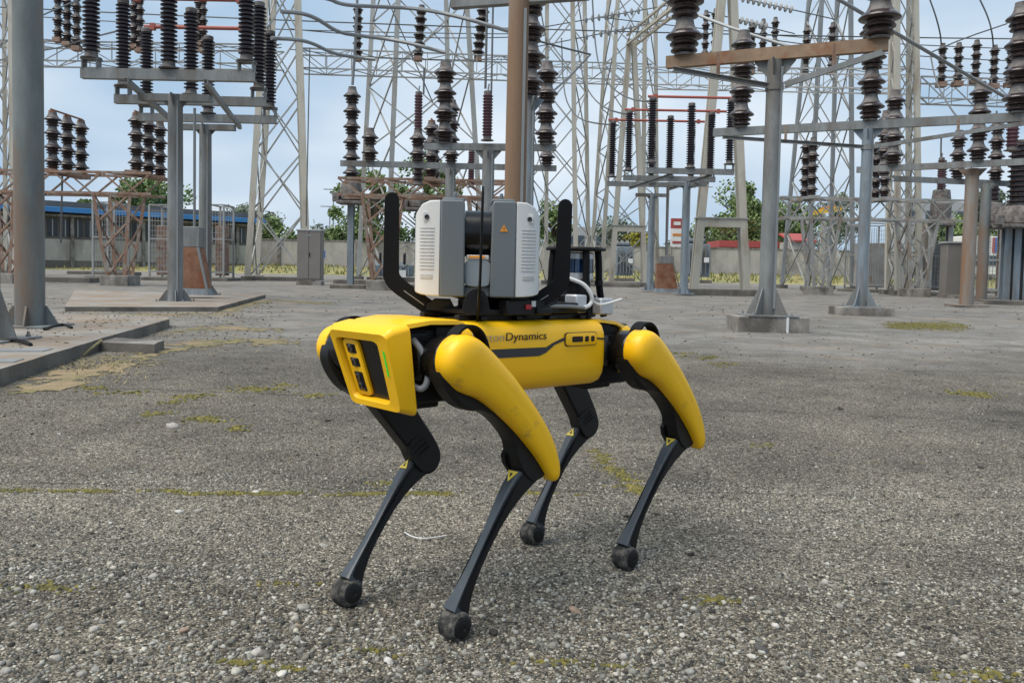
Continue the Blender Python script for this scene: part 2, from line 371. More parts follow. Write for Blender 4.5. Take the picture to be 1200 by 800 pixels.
# ------------------------------------------------------------------ the setting: ground, slabs, verge
def struct(o): o['kind'] = 'structure'; return o
g = MB(); g.add([(-900, -60, 0), (900, -60, 0), (900, 1500, 0), (-900, 1500, 0)], [(0, 1, 2, 3)])
struct(g.build('ground', 'ground', None, 0))
def slab_poly(name, pts, z, m, nz=.006, z0=-.05):
    """raised slab with a chipped edge; pts on the ground, counter-clockwise"""
    P = []
    for a, b in zip(pts, pts[1:] + pts[:1]):
        a, b = V(a), V(b); n = max(1, int((b - a).length / .12))
        n = min(n, 60)
        for i in range(n):
            p = a.lerp(b, i / n); q = noise.noise_vector((p.x * 5, p.y * 5, .3)) * .022
            P.append((p.x + q.x, p.y + q.y))
    o = MB(); rg = lambda zz, k: [V((x, y, zz)) for x, y in P]
    o.loft([rg(z0, 0), rg(z - .012, 0), [V((x, y, z)) for x, y in P]]); ob = o.build(name, m, None, 25)
    ob.data.materials.append(MATS['concrete_dark'])
    for f in ob.data.polygons:
        if abs(f.normal.z) < .5: f.material_index = 1
    return ob
ga = [ground(-160, 510), ground(0, 452), ground(100, 417), ground(198, 384)]
edge = [(p.x, p.y) for p in ga]
struct(slab_poly('platform', [(-14, edge[0][1] - .6)] + edge + [(edge[-1][0] - .25, edge[-1][1] + .5), (-14, edge[-1][1] + .7)], .10, 'slab'))
gb = [ground(76, 365), ground(255, 365), ground(311, 349)]
struct(slab_poly('platform', [(gb[0].x, gb[0].y), (gb[1].x, gb[1].y), (gb[2].x, gb[2].y), (gb[2].x - 4.5, gb[2].y + .5)], .07, 'slab'))
gc = [ground(110, 411), ground(180, 414), ground(193, 409), ground(124, 405)]
tag(slab_poly('concrete_slab', [(p.x, p.y) for p in gc], .075, 'concrete'), 'loose rectangular concrete cover slab lying beside the platform edge', 'concrete slab')
for px0, px1, py0, py1, lab in ((-40, 44, 393, 399, 'wide pale metal strip set in the left platform near the sloping fin'), (-20, 62, 409, 412, 'long pale strip set in the left platform, middle of three'), (-30, 28, 421, 425, 'short pale strip set in the left platform, nearest the camera')):
    q = [ground(px0, py1, .1), ground(px1 - 12, py1, .1), ground(px1, py0, .1), ground(px0 + 6, py0, .1)]
    b = MB(); b.loft([[V((p.x, p.y, .095)) for p in q], [V((p.x, p.y, .106)) for p in q]])
    tag(b.build('metal_strip', 'alu' if py0 > 400 else 'concrete', None, 0), lab, 'metal strip')

# verge: a low grassy bank in front of the perimeter wall
vb = MB(); nx, ny = 120, 6; X0, X1 = -90, 110
for j in range(ny + 1):
    for i in range(nx + 1):
        x = X0 + (X1 - X0) * i / nx; y = 62 + 20 * j / ny
        vb.v.append((x, y + 1.2 * noise.noise((x * .2, j, 1)), -.02 + .62 * min(1, j / 4) + .07 * noise.noise((x * .5, y * .4, 0)) * (j > 0)))
for j in range(ny):
    for i in range(nx):
        a = j * (nx + 1) + i; vb.f.append((a, a + 1, a + nx + 2, a + nx + 1))
struct(vb.build('grass_bank', 'grass', None, 60))
gv, gf = [], []
for k in range(9000):
    x = nrng.uniform(-80, 100); y = nrng.uniform(63, 80); z = -.02 + .62 * min(1, (y - 62) / 20 * 6 / 4); h = nrng.uniform(.1, .38); a = nrng.uniform(0, 6.28); w = .09
    dx, dy = w * math.cos(a), w * math.sin(a); n = len(gv)
    gv += [(x - dx, y - dy, z - .05), (x + dx, y + dy, z - .05), (x + nrng.normal(0, .1), y + nrng.normal(0, .1), z + h)]; gf.append((n, n + 1, n + 2))
gm = MB(); gm.v, gm.f = gv, gf
tag(gm.build('verge_grass', 'grass', None, 0), 'yellowing grass growing along the foot of the far wall', 'grass', kind='stuff')

# ------------------------------------------------------------------ gravel, pebbles, moss
ico_v = []; t_ = (1 + 5 ** .5) / 2
for a, b in ((-1, t_), (1, t_), (-1, -t_), (1, -t_)): ico_v.append((a, b, 0))
for a, b in ((-1, t_), (1, t_), (-1, -t_), (1, -t_)): ico_v.append((0, a, b))
for a, b in ((-1, t_), (1, t_), (-1, -t_), (1, -t_)): ico_v.append((b, 0, a))
ico_v = np.array(ico_v) / np.linalg.norm(ico_v[0])
ico_f = np.array([(0, 11, 5), (0, 5, 1), (0, 1, 7), (0, 7, 10), (0, 10, 11), (1, 5, 9), (5, 11, 4), (11, 10, 2), (10, 7, 6), (7, 1, 8), (3, 9, 4), (3, 4, 2), (3, 2, 6), (3, 6, 8), (3, 8, 9), (4, 9, 5), (2, 4, 11), (6, 2, 10), (8, 6, 7), (9, 8, 1)])
def subdiv(v, f):
    v = [tuple(p) for p in v]; cache = {}; out = []
    def midp(a, b):
        k = (min(a, b), max(a, b))
        if k not in cache:
            p = np.array(v[a]) + np.array(v[b]); v.append(tuple(p / np.linalg.norm(p))); cache[k] = len(v) - 1
        return cache[k]
    for a, b, c in f:
        ab, bc, ca = midp(a, b), midp(b, c), midp(c, a); out += [(a, ab, ca), (b, bc, ab), (c, ca, bc), (ab, bc, ca)]
    return np.array(v), np.array(out)
ico2_v, ico2_f = subdiv(ico_v, ico_f); ico3_v, ico3_f = subdiv(ico2_v, ico2_f)
def stones_mesh(name, P, S, tint, bv=ico_v, bf=ico_f, jit=.34, flat=(.42, .85), smooth=True, m='pebble', sink=.25):
    n, k = len(P), len(bv)
    A = nrng.uniform(0, 2 * np.pi, n); sc = np.stack([nrng.uniform(.75, 1.25, n), nrng.uniform(.7, 1.1, n), nrng.uniform(*flat, n)], 1) * (S[:, None] / 2)
    W = bv[None] * (1 + nrng.normal(0, jit, (n, k, 1)) * .6) * sc[:, None, :]
    tl = nrng.normal(0, .3, n); c, s = np.cos(tl)[:, None], np.sin(tl)[:, None]
    x, z = W[..., 0] * c - W[..., 2] * s, W[..., 0] * s + W[..., 2] * c
    c, s = np.cos(A)[:, None], np.sin(A)[:, None]
    w = np.stack([x * c - W[..., 1] * s, x * s + W[..., 1] * c, z], -1) + P[:, None, :]; w[..., 2] += (S * sink * .5)[:, None]
    F = (bf[None] + (np.arange(n) * k)[:, None, None]).reshape(-1, 3)
    me = bpy.data.meshes.new(name); me.vertices.add(n * k); me.vertices.foreach_set('co', w.reshape(-1).astype(np.float32))
    me.loops.add(len(F) * 3); me.loops.foreach_set('vertex_index', F.reshape(-1).astype(np.int32))
    me.polygons.add(len(F)); me.polygons.foreach_set('loop_start', np.arange(0, len(F) * 3, 3, dtype=np.int32))
    me.update(); me.validate()
    ca = me.attributes.new('tint', 'FLOAT_COLOR', 'POINT')
    cc = np.concatenate([np.repeat(tint, k, 0), np.ones((n * k, 1))], 1); ca.data.foreach_set('color', cc.reshape(-1).astype(np.float32))
    me.materials.append(MATS[m])
    if smooth: me.shade_smooth()
    return me
def stone_tint(n, lo=.035, hi=.52):
    b = lo + (hi - lo) * nrng.beta(.95, 1.9, n); w = nrng.normal(0, 1, n)
    t = np.stack([b * (1.04 + .02 * w), b, b * (.87 - .03 * w)], 1)
    red = nrng.random(n) < .006; t[red] *= np.array([1.15, .95, .80]); return np.clip(t, .02, .7)
def scatter(n, y0, y1, dens=None):
    out = []
    Y = np.sqrt(nrng.uniform(y0 ** 2, y1 ** 2, n)); X = nrng.uniform(-.72, .72, n) * Y
    if dens is not None:
        k = np.array([dens(x, y) for x, y in zip(X, Y)]) > nrng.random(n); X, Y = X[k], Y[k]
    return np.stack([X, Y, np.zeros(len(X))], 1)
def dn(x, y): return .40 + .9 * (noise.noise((x * 2.2, y * 2.2, 4.0)) + .25) + .35 * noise.noise((x * 7, y * 7, 1.0))
def dnear(x, y):
    return min(1, max(.12, dn(x, y)) + max(0, (1.75 - y) * 1.1))
P1 = scatter(30000, 1.12, 2.0, dnear); P2 = scatter(26000, 1.9, 2.9, lambda x, y: max(.18, dn(x, y))); P3 = scatter(14000, 2.7, 6.0, lambda x, y: max(.12, dn(x, y)))
S1 = np.clip(np.exp(nrng.normal(np.log(.0066), .42, len(P1))), .004, .022); S2 = np.clip(np.exp(nrng.normal(np.log(.0062), .33, len(P2))), .004, .016); S3 = np.clip(np.exp(nrng.normal(np.log(.0064), .33, len(P3))), .005, .018)
P = np.concatenate([P1, P2, P3]); S = np.concatenate([S1, S2, S3])
o = bpy.data.objects.new('gravel', stones_mesh('gravel', P, S, stone_tint(len(P)), sink=.02, smooth=False)); link(o)
tag(o, 'loose pale and dark grey gravel strewn over the worn asphalt', 'gravel', kind='stuff')
PEB = [(7, 787, 16, 0), (67, 772, 15, 0), (110, 738, 14, 0), (216, 739, 16, 1), (203, 501, 15, 0), (380, 640, 11, 0), (232, 599, 10, 0), (180, 676, 11, 0), (356, 713, 16, 0), (909, 734, 12, 2), (892, 762, 16, 3), (881, 769, 11, 2), (1056, 767, 10, 2), (967, 683, 12, 0), (984, 711, 13, 0), (674, 716, 15, 1), (520, 746, 12, 0), (300, 765, 14, 0), (455, 775, 13, 2), (560, 790, 14, 0), (40, 735, 11, 0), (150, 700, 10, 0), (730, 770, 13, 0), (800, 745, 10, 2), (1010, 780, 14, 0), (1120, 750, 11, 0), (640, 780, 12, 3), (330, 790, 15, 2), (96, 790, 15, 0), (210, 600, 9, 2), (480, 575, 9, 2), (300, 577, 9, 2)]
PEBL = ['big grey pebble in the bottom left corner of the photo', 'grey pebble second from the bottom left corner', 'grey pebble below the small moss cushion at left', 'reddish pebble left of the robot in the front gravel', 'lone grey pebble on the dark asphalt left of the robot\'s head', 'grey pebble just above the far front foot', 'small grey pebble between moss seam and gravel at left', 'grey pebble level with the left moss cushion', 'grey pebble to the left below the far front foot', 'white pebble right of centre in the front gravel', 'dark stone touching the whitish pebbles at lower right', 'small whitish pebble left of the dark stone at lower right', 'small whitish pebble near the bottom right', 'grey pebble on the right front seam', 'grey pebble below the right front seam', 'pinkish pebble right of the near front foot', 'pale pebble touching the near front foot', 'grey pebble in the front gravel below the reddish one', 'whitish pebble at the bottom left of the near front foot', 'grey pebble at the bottom edge below the near front foot', 'small grey pebble under the left moss cushion', 'small grey pebble right of the left moss cushion', 'grey pebble at the bottom between the near feet', 'small whitish pebble below the orange moss spot', 'grey pebble at the bottom right of centre', 'grey pebble at the far right of the front gravel', 'dark pebble at the bottom edge right of the near front foot', 'whitish pebble at the bottom edge left of centre', 'grey pebble at the bottom edge near the left corner', 'tiny whitish pebble just under the left moss seam', 'tiny whitish pebble on the moss seam right of the far front leg', 'tiny whitish pebble on the moss seam left of the far front leg']
for i, (px, py, sz, k) in enumerate(PEB):
    p = ground(px, py); d = sz / FOC * p.y * 1.0; base = {0: (.36, .34, .305), 1: (.33, .24, .18), 2: (.54, .52, .475), 3: (.10, .096, .09)}[k]
    f = rng.uniform(.85, 1.1)
    me = stones_mesh('pebble', np.zeros((1, 3)), np.array([d]), np.array([[c * f for c in base]]), ico2_v, ico2_f, .13, (.45, .68), sink=.12)
    o = bpy.data.objects.new('pebble', me); link(o, None, Matrix.Translation(p))
    tag(o, PEBL[i], 'pebble', 'loose pebbles on the asphalt')

def clump_stuff(name, label, cat, spots, m, size, n, spread, hgt=.35, tint=(.2, .16, .03)):
    """many small cushions around the given spots"""
    P, S = [], []
    for p, r in spots:
        for _ in range(max(2, int(n * r))):
            a, q = rng.uniform(0, 6.28), abs(rng.gauss(0, .5)); x, y = p[0] + r * spread[0] * q * math.cos(a), p[1] + r * spread[1] * q * math.sin(a)
            P.append((x, y, p[2])); S.append(size * rng.uniform(.5, 1.4))
    P, S = np.array(P), np.array(S)
    o = bpy.data.objects.new(name, stones_mesh(name, P, S, np.tile(tint, (len(P), 1)), ico2_v, ico2_f, .16, (hgt * .6, hgt * 1.2), m=m, sink=.06)); link(o)
    return tag(o, label, cat, kind='stuff')
sp = []
for x0, x1, y in ((0, 130, 575), (165, 205, 575), (205, 350, 578), (350, 425, 580), (425, 560, 578), (560, 700, 578), (690, 752, 577)):
    k = int((x1 - x0) / 3)
    for i in range(k):
        px = rng.uniform(x0, x1)
        if noise.noise((px * .03, 3.3, 0)) > -.12: sp.append((ground(px, y + rng.gauss(0, 1.0)), rng.uniform(.5, 1.3)))
for i in range(60):
    t = i / 59; px = 696 + 54 * t + rng.gauss(0, 2); py = 526 + 50 * t ** .9 + rng.gauss(0, 1.5); sp.append((ground(px, py), rng.uniform(.6, 1.6)))
for i in range(16): px = rng.uniform(300, 400); sp.append((ground(px, 684 + rng.gauss(0, 1)), .12))
for px, py, r in ((55, 689, 2.6), (450, 566, 2.2), (835, 702, 1.7), (834, 703, 1.5), (1167, 791, 2.6), (290, 775, 1.2), (430, 762, 1.2), (340, 783, .9), (650, 775, 1.3), (720, 780, .8), (890, 522, 1.2)):
    for i in range(3): sp.append((ground(px + rng.gauss(0, 5), py + rng.gauss(0, 1)), r))
clump_stuff('moss', 'yellow-green moss growing along the seams of the asphalt', 'moss', sp, 'moss', .0105, 12, (.05, .016), .5)
sp = []
for px, py, r in ((236, 491, 1.5), (229, 465, 1.6), (296, 456, 3.2), (372, 463, 1.8), (180, 485, 1.2), (205, 470, 1.2), (330, 452, 1.5), (272, 503, 1), (243, 491, 1.5), (110, 455, 1.5), (150, 462, 1.6), (820, 420, 2.5), (850, 428, 1.6), (800, 415, 2), (790, 440, 1.5), (1135, 462, 2.4), (1150, 462, 2)):
    for i in range(5): sp.append((ground(px + rng.gauss(0, 7), py + rng.gauss(0, 1.5)), r))
for i in range(240):
    px = rng.uniform(1040, 1130); sp.append((ground(px, 381 + (px - 1040) * .02 + rng.gauss(0, 2.2)), 2.2))
clump_stuff('moss', 'patches of yellow moss on the asphalt further back', 'moss', sp, 'moss', .022, 9, (.07, .05), .3)
def moss_mat(name, label, lines, m, step=.028):
    segs = []
    for pts, w in lines:
        q = [ground(*p) for p in pts]; segs += [(a, c, w) for a, c in zip(q, q[1:])]
    xs = [p.x for a, c, w in segs for p in (a, c)]; ys = [p.y for a, c, w in segs for p in (a, c)]; b = MB(); idx = {}
    x0, y0 = min(xs) - .6, min(ys) - .6; nx, ny = int((max(xs) + .6 - x0) / step), int((max(ys) + .6 - y0) / step); H = {}
    SA = np.array([[a.x, a.y] for a, c, w in segs]); SD = np.array([[c.x - a.x, c.y - a.y] for a, c, w in segs]); SW = np.array([w for a, c, w in segs])
    for j in range(ny):
        for i in range(nx):
            x, y = x0 + i * step, y0 + j * step; P_ = np.array([x, y]) - SA; t = np.clip((P_ * SD).sum(1) / (SD ** 2).sum(1), 0, 1); d = np.linalg.norm(P_ - SD * t[:, None], axis=1)
            v = float((1 - d / SW).max()) + .75 * noise.noise((x * 2.3, y * 1.6, 2)) + .9 * noise.noise((x * 9, y * 7, 5))
            v += .5 * noise.noise((x * 21, y * 15, 9))
            if v > .42: H[i, j] = .0010 + .009 * min(1, (v - .42) * 1.4) * (.55 + .6 * abs(noise.noise((x * 17, y * 17, 3))))
    for (i, j), h in H.items():
        if (i + 1, j) in H and (i, j + 1) in H and (i + 1, j + 1) in H:
            f = []
            for k in ((i, j), (i + 1, j), (i + 1, j + 1), (i, j + 1)):
                if k not in idx:
                    idx[k] = len(b.v); x, y = x0 + k[0] * step, y0 + k[1] * step; b.v.append((x + noise.noise((x * 30, y * 30, 1)) * step * .5, y + noise.noise((x * 30, y * 30, 8)) * step * .5, H[k]))
                f.append(idx[k])
            b.f.append(tuple(f))
    return tag(b.build(name, m, None, 80), label, 'moss', kind='stuff')
moss_mat('dry_moss', 'dry olive and straw-coloured moss mat beside the raised concrete platform', [([(55, 455), (90, 442), (140, 427), (190, 412), (250, 403)], .30), ([(215, 402), (300, 399), (370, 404), (440, 410)], .40), ([(205, 388), (262, 384), (310, 386)], .36), ([(90, 370), (180, 369), (265, 368)], .42), ([(262, 364), (312, 352)], .35), ([(330, 352), (380, 356)], .4)], 'moss_olive')
gv = MB()
for i in range(1500):
    k = rng.randrange(3)
    p = ground(rng.gauss(230, 70), rng.gauss(392, 10)) if k == 0 else ground(rng.uniform(95, 270), rng.gauss(370, 2)) if k == 1 else ground(rng.gauss(110, 30), rng.gauss(428, 8))
    if p.y < 3 or p.y > 14: continue
    a = rng.uniform(0, 6.28); l = rng.uniform(.03, .10); w = .004; d = V((math.cos(a), math.sin(a), rng.uniform(.05, .5))) * l; s_ = V((-math.sin(a), math.cos(a), 0)) * w
    n = len(gv.v); gv.v += [tuple(p - s_), tuple(p + s_), tuple(p + d)]; gv.f.append((n, n + 1, n + 2))
tag(gv.build('dry_grass', 'dry_grass', None, 0), 'scattered dry grass blades along the platform edge', 'dry grass', kind='stuff')
for i, (px, py, sz, lab) in enumerate(((770, 603, 9, 'dark clod of dirt right of the far rear foot'), (808, 650, 12, 'dark flattened clod right of the near rear foot'), (735, 605, 10, 'dark clod of dirt behind the near rear foot'), (384, 493, 8, 'dark chip on the asphalt left of the far front leg'), (985, 480, 7, 'dark chip far right of the robot'), (1150, 548, 8, 'dark chip at the right photo edge'))):
    p = ground(px, py); d = sz / FOC * p.y; me = stones_mesh('dirt_clod', np.zeros((1, 3)), np.array([d]), np.array([[.035, .03, .025]]), ico2_v, ico2_f, .25, (.25, .4), sink=.1)
    o = bpy.data.objects.new('dirt_clod', me); link(o, None, Matrix.Translation(p)); tag(o, lab, 'dirt clod', 'dark clods on the asphalt')
# leaf litter, grit and crumbs of concrete on the platform and the yard behind
lp_, ls_ = [], []
for i in range(2600):
    k = rng.random()
    if k < .35: p = ground(rng.uniform(-20, 320), 355 + abs(rng.gauss(0, 28)), .0); 
    elif k < .6: p = ground(rng.uniform(0, 1200), 345 + abs(rng.gauss(0, 30)), .0)
    else: p = ground(rng.uniform(0, 1200), rng.uniform(390, 560), .0)
    if p.y > 26 or p.y < 2: continue
    on = p.x < edge[0][0] + (edge[-1][0] - edge[0][0]) * min(1, max(0, (p.y - edge[0][1]) / (edge[-1][1] - edge[0][1]))) - .15 and edge[0][1] < p.y < edge[-1][1] + .4
    lp_.append((p.x, p.y, .10 if on else 0)); ls_.append(min(.05, .0022 * p.y + .004) * rng.uniform(.6, 1.5))
lt = stone_tint(len(lp_), .03, .3) * np.where(nrng.random((len(lp_), 1)) < .5, np.array([[1.05, .82, .55]]), np.array([[.6, .57, .52]]))
o = bpy.data.objects.new('litter', stones_mesh('litter', np.array(lp_), np.array(ls_), lt, ico_v, ico_f, .3, (.15, .45), sink=.1, smooth=False)); link(o)
tag(o, 'dry leaf crumbs and grit scattered over the platform and the yard', 'litter', kind='stuff')
# dead stalk bent over the platform edge, and pale fibre on the asphalt by the far front foot
b = MB(); b.tube(smooth_line([at(96, 417, 6.3), at(103, 411, 6.4), at(112, 404, 6.6), at(119, 399, 6.8)]), .012, 6)
tag(b.build('dry_stalk', 'dry_grass', None), 'pale dead stalk leaning on the platform edge by the loose slab', 'stalk')
b = MB(); b.tube(smooth_line([ground(474, 623, .004), ground(483, 629, .006), ground(500, 631, .008), ground(523, 627, .005)]), .0016, 5)
tag(b.build('white_fibre', 'cable_white', None), 'thin white fibre curled on the asphalt between the front feet', 'fibre')

# ------------------------------------------------------------------ the robot
RB = Matrix.Translation((-.005, 1.952, .552)) @ Matrix.Rotation(3.915, 4, 'Z') @ Matrix.Rotation(-.017, 4, 'Y')
RBI = RB.inverted()
def rside(px, py, y):
    """point of the robot's frame where a sight line meets its plane y"""
    o = RBI @ V((0, 0, CAMH)); d = RBI.to_3x3() @ ray(px, py); p = o + d * ((y - o.y) / d.y); return p.x, p.z
robot = thing('quadruped_robot', 'yellow and black four-legged walking robot carrying a scanner on its back', 'robot', (-.005, 1.952, 0), rz=3.915)
def rbuild(b, name, m, parent=None, smooth=35, bevel=0, seg=2): return b.build(name, m, parent or robot, smooth, bevel, seg, RB)
# body shell
half = [(0, .080), (.07, .080), (.092, .077), (.106, .067), (.1135, .05), (.116, .025), (.116, -.03), (.1125, -.052), (.102, -.070), (.084, -.080), (.05, -.083), (0, -.084)]
sec = half + [(-y, z) for y, z in reversed(half[1:-1])]
def ring(x, sy=1, sz=1, dz=0): return [V((x, y * sy, z * sz + dz)) for y, z in sec]
b = MB(); b.loft([ring(-.222, .90, .88), ring(-.222, .955, .95), ring(-.216, .99, .985), ring(-.205), ring(-.05), ring(.1), ring(.228), ring(.238, .985, .98), ring(.241, .94, .93), ring(.236, .85, .85)])
body = rbuild(b, 'body_shell', 'yellow', smooth=40)
b = MB(); b.box((.29, 0, -.012), (.13, .15, .155)); b.box((.31, 0, -.088), (.10, .12, .03)); b.box((.335, 0, .0), (.05, .165, .12)); b.box((.262, 0, .055), (.06, .17, .035))
rbuild(b, 'front_core', 'black', bevel=.006)
b = MB(); b.box((-.29, 0, -.012), (.15, .15, .155)); b.box((-.255, 0, -.086), (.10, .14, .025)); b.box((-.26, 0, .05), (.06, .16, .04))
rbuild(b, 'rear_core', 'black', bevel=.006)
# front lid and rear lid
def lid(x0, x1, pts, name):
    rg = []
    for x, z, w, t in pts: rg.append([V((x, -w, z - t)), V((x, -w * .985, z - .002)), V((x, -w * .93, z)), V((x, w * .93, z)), V((x, w * .985, z - .002)), V((x, w, z - t)), V((x, w * .9, z - t - .001)), V((x, -w * .9, z - t - .001))])
    b = MB(); b.loft(rg); return rbuild(b, name, 'yellow', smooth=50)
lid(.2, .42, [(.228, .080, .098, .010), (.25, .085, .100, .010), (.32, .086, .099, .010), (.375, .079, .094, .011), (.402, .068, .088, .012), (.410, .058, .08, .008)], 'front_lid')
lid(-.2, -.36, [(-.20, .0795, .088, .008), (-.24, .0795, .088, .008), (-.30, .074, .086, .009), (-.345, .062, .08, .012), (-.36, .05, .07, .012)], 'rear_lid')
b = MB(); b.loft([[V((-.325, y * .8, z * .8)) for y, z in sec], [V((-.36, y * .8, z * .8)) for y, z in sec], [V((-.372, y * .7, z * .68)) for y, z in sec]]); rbuild(b, 'rear_cap', 'yellow', smooth=40)
# head: sloping front with a recessed sensor window
FT = {'tl': (.434, -.108, .060), 'tr': (.434, .106, .061), 'bl': (.379, -.090, -.104), 'br': (.379, .092, -.104)}
fx = (V(FT['tr']) - V(FT['tl'])); TL, TR, BL, BR = (V(FT[k]) for k in ('tl', 'tr', 'bl', 'br'))
def face(u, v, d=0.0):
    """u 0..1 from the robot's right to its left, v 0..1 from bottom to top, d outwards"""
    p = (BL.lerp(BR, u)).lerp(TL.lerp(TR, u), v); n = (TR - TL).cross(BL - TL).normalized(); n = n if n.x > 0 else -n
    return p + n * d
def rr(u0, u1, v0, v1, ru, rv, n=5):
    P = []
    for cu, cv, a0 in ((u1 - ru, v1 - rv, 0), (u0 + ru, v1 - rv, 90), (u0 + ru, v0 + rv, 180), (u1 - ru, v0 + rv, 270)):
        for i in range(n): a = R(a0 + 90 * i / (n - 1)); P.append((cu + ru * math.cos(a), cv + rv * math.sin(a)))
    return P
outer = rr(0, 1, 0, 1, .09, .07); inner = rr(.085, .79, .10, .87, .10, .05)
outer2 = rr(-.03, 1.03, -.03, 1.03, .10, .08)
def back(p, x, s=1.0): return V((x, p.y * s, p.z))
b = MB(); n_ = len(outer); rings = []
rings.append([face(u, v, -.016) for u, v in inner]); rings.append([face(u, v, -.004) for u, v in inner]); rings.append([face(u, v, 0) for u, v in rr(.07, .805, .085, .885, .10, .06)])
rings.append([face(u, v, .002) for u, v in rr(.02, .98, .02, .98, .09, .07)]); rings.append([face(u, v, -.004) for u, v in outer]); rings.append([face(u, v, -.013) for u, v in outer2])
bk = []
for (u, v) in outer2:
    q = face(u, v); xx = .354 + .032 * v; bk.append(V((xx, q.y * (1.02 + .05 * (1 - v)), q.z + .012 * v)))
rings.append(bk); rings.append([V((p.x - .004, p.y * .96, p.z * .96)) for p in bk])
b.loft(rings); head = rbuild(b, 'head', 'yellow', smooth=38)
b = MB(); b.add([face(u, v, -.0145) for u, v in inner], [tuple(range(len(inner)))]); rbuild(b, 'sensor_window', 'black_gloss', head, 0)
def pill(u0, u1, v0, v1, d0, d1, ru, rv, name, m):
    b = MB(); b.loft([[face(u, v, d0) for u, v in rr(u0, u1, v0, v1, ru, rv)], [face(u, v, d1 - .0012) for u, v in rr(u0, u1, v0, v1, ru, rv)], [face(u, v, d1) for u, v in rr(u0 + .012, u1 - .012, v0 + .008, v1 - .008, ru, rv)]]); return rbuild(b, name, m, head, 40)
pill(.12, .40, .125, .845, -.016, -.008, .08, .06, 'sensor_bezel', 'yellow')
for v0, v1 in ((.665, .795), (.495, .615), (.175, .435)): pill(.175, .345, v0, v1, -.016, -.0072, .02, .02, 'camera_window', 'black_gloss')
for uc, vc, r in ((.257, .73, .010), (.257, .555, .010), (.257, .37, .008), (.257, .25, .008)):
    b = MB(); nrm = (face(.5, .5, 1) - face(.5, .5, 0)); M = frame(face(uc, vc, -.0072), (TR - TL), z=nrm); b.lathe([(r, 0), (r, .0015), (r * .7, .003), (r * .2, .0018)], M, 14); rbuild(b, 'lens', 'lens', head)
for k in range(3):
    v0 = .47 + k * .105; b = MB(); b.loft([[face(u, v, .0005) for u, v in rr(.890, .903, v0, v0 + .098, .004, .01)], [face(u, v, .0035) for u, v in rr(.890, .903, v0, v0 + .098, .004, .01)]]); rbuild(b, 'status_light', 'led', head, 30)
# side stripe, vent handle, lettering on the robot's left side (and the same on its right)
YS = .1163
def sidepoly(name, pts, m, y0, y1, parent, bevel=0):
    P = [rside(x, y, YS) for x, y in pts]; b = MB(); b.loft([[V((x, y0, z)) for x, z in P], [V((x, y1, z)) for x, z in P]]); return rbuild(b, name, m, parent, 30, bevel)
stripe = sidepoly('side_stripe', [(545, 411), (587, 409), (640, 406.6), (648, 401.5), (660, 396), (664, 395), (664, 398.5), (660, 399.5), (650, 404), (640, 413), (632, 417), (587, 419.5), (545, 421)], 'stripe', .1150, .1168, body)
sidepoly('side_stripe', [(697, 394.8), (710.5, 396.2), (710.5, 398), (697, 397)], 'stripe', .1150, .1168, body)
hx0, hz0 = rside(663, 390.5, YS); hx1, hz1 = rside(698, 403.5, YS)
def hrect(u0, u1, v0, v1, ru, rv): return [(hx0 + (hx1 - hx0) * u, hz1 + (hz0 - hz1) * v) for u, v in rr(u0, u1, v0, v1, ru, rv)]
b = MB(); b.loft([[V((x, .115, z)) for x, z in hrect(-.03, 1.03, -.06, 1.06, .12, .2)], [V((x, .1171, z)) for x, z in hrect(-.03, 1.03, -.06, 1.06, .12, .2)]]); rbuild(b, 'vent_outline', 'stripe', body, 30)  # black outline plate around the yellow vent frame
b = MB(); b.loft([[V((x, .115, z)) for x, z in hrect(0, 1, 0, 1, .12, .2)], [V((x, .1195, z)) for x, z in hrect(0, 1, 0, 1, .12, .2)], [V((x, .1205, z)) for x, z in hrect(.03, .97, .06, .94, .10, .16)]]); vent = rbuild(b, 'vent_frame', 'yellow', body, 35)
for u0, u1 in ((.17, .52), (.59, .72), (.79, .91)):
    b = MB(); b.loft([[V((x, .118, z)) for x, z in hrect(u0, u1, .28, .74, .04, .1)], [V((x, .1210, z)) for x, z in hrect(u0, u1, .28, .74, .04, .1)]]); rbuild(b, 'vent_slot', 'black', vent, 30)
def lettering(name, txt, M, size, m, parent, ext=.0004):
    cu = bpy.data.curves.new(name, 'FONT'); cu.body = txt; cu.size = size; cu.extrude = ext; cu.resolution_u = 4
    tmp = bpy.data.objects.new(name, cu); col.objects.link(tmp); bpy.context.view_layer.update()
    me = bpy.data.meshes.new_from_object(tmp.evaluated_get(bpy.context.evaluated_depsgraph_get())); bpy.data.objects.remove(tmp)
    me.materials.clear(); me.materials.append(MATS[m]); xs = [v.co.x for v in me.vertices]; 
    return link(bpy.data.objects.new(name, me), parent, M), (max(xs) - min(xs) if xs else 0)
tx, tz = rside(592, 399.2, YS); tx1, tz1 = rside(639.5, 397.0, YS)
wlen = tx - tx1; cap_h = .0185
def text_M(x, z, s=(1, 1)): return RB @ frame((x, .1168, z), (-1, 0, -(tz - tz1) / wlen * .3), z=(0, 1, 0)) @ Matrix.Diagonal((s[0], s[1], 1, 1))
sz_ = cap_h / .73
o, w0 = lettering('lettering', 'Dynamics', text_M(tx, tz), sz_, 'print_black', body)
k = wlen / w0; o.matrix_basis = RBI @ Matrix() @ text_M(tx, tz, (k, 1)) if False else WM[body.name].inverted() @ text_M(tx, tz, (k, 1))
o, w1 = lettering('lettering', 'Boston', text_M(tx + .09, tz), sz_, 'print_grey', body)
o.matrix_basis = WM[body.name].inverted() @ text_M(tx + w1 * k + .006, tz, (k, 1))

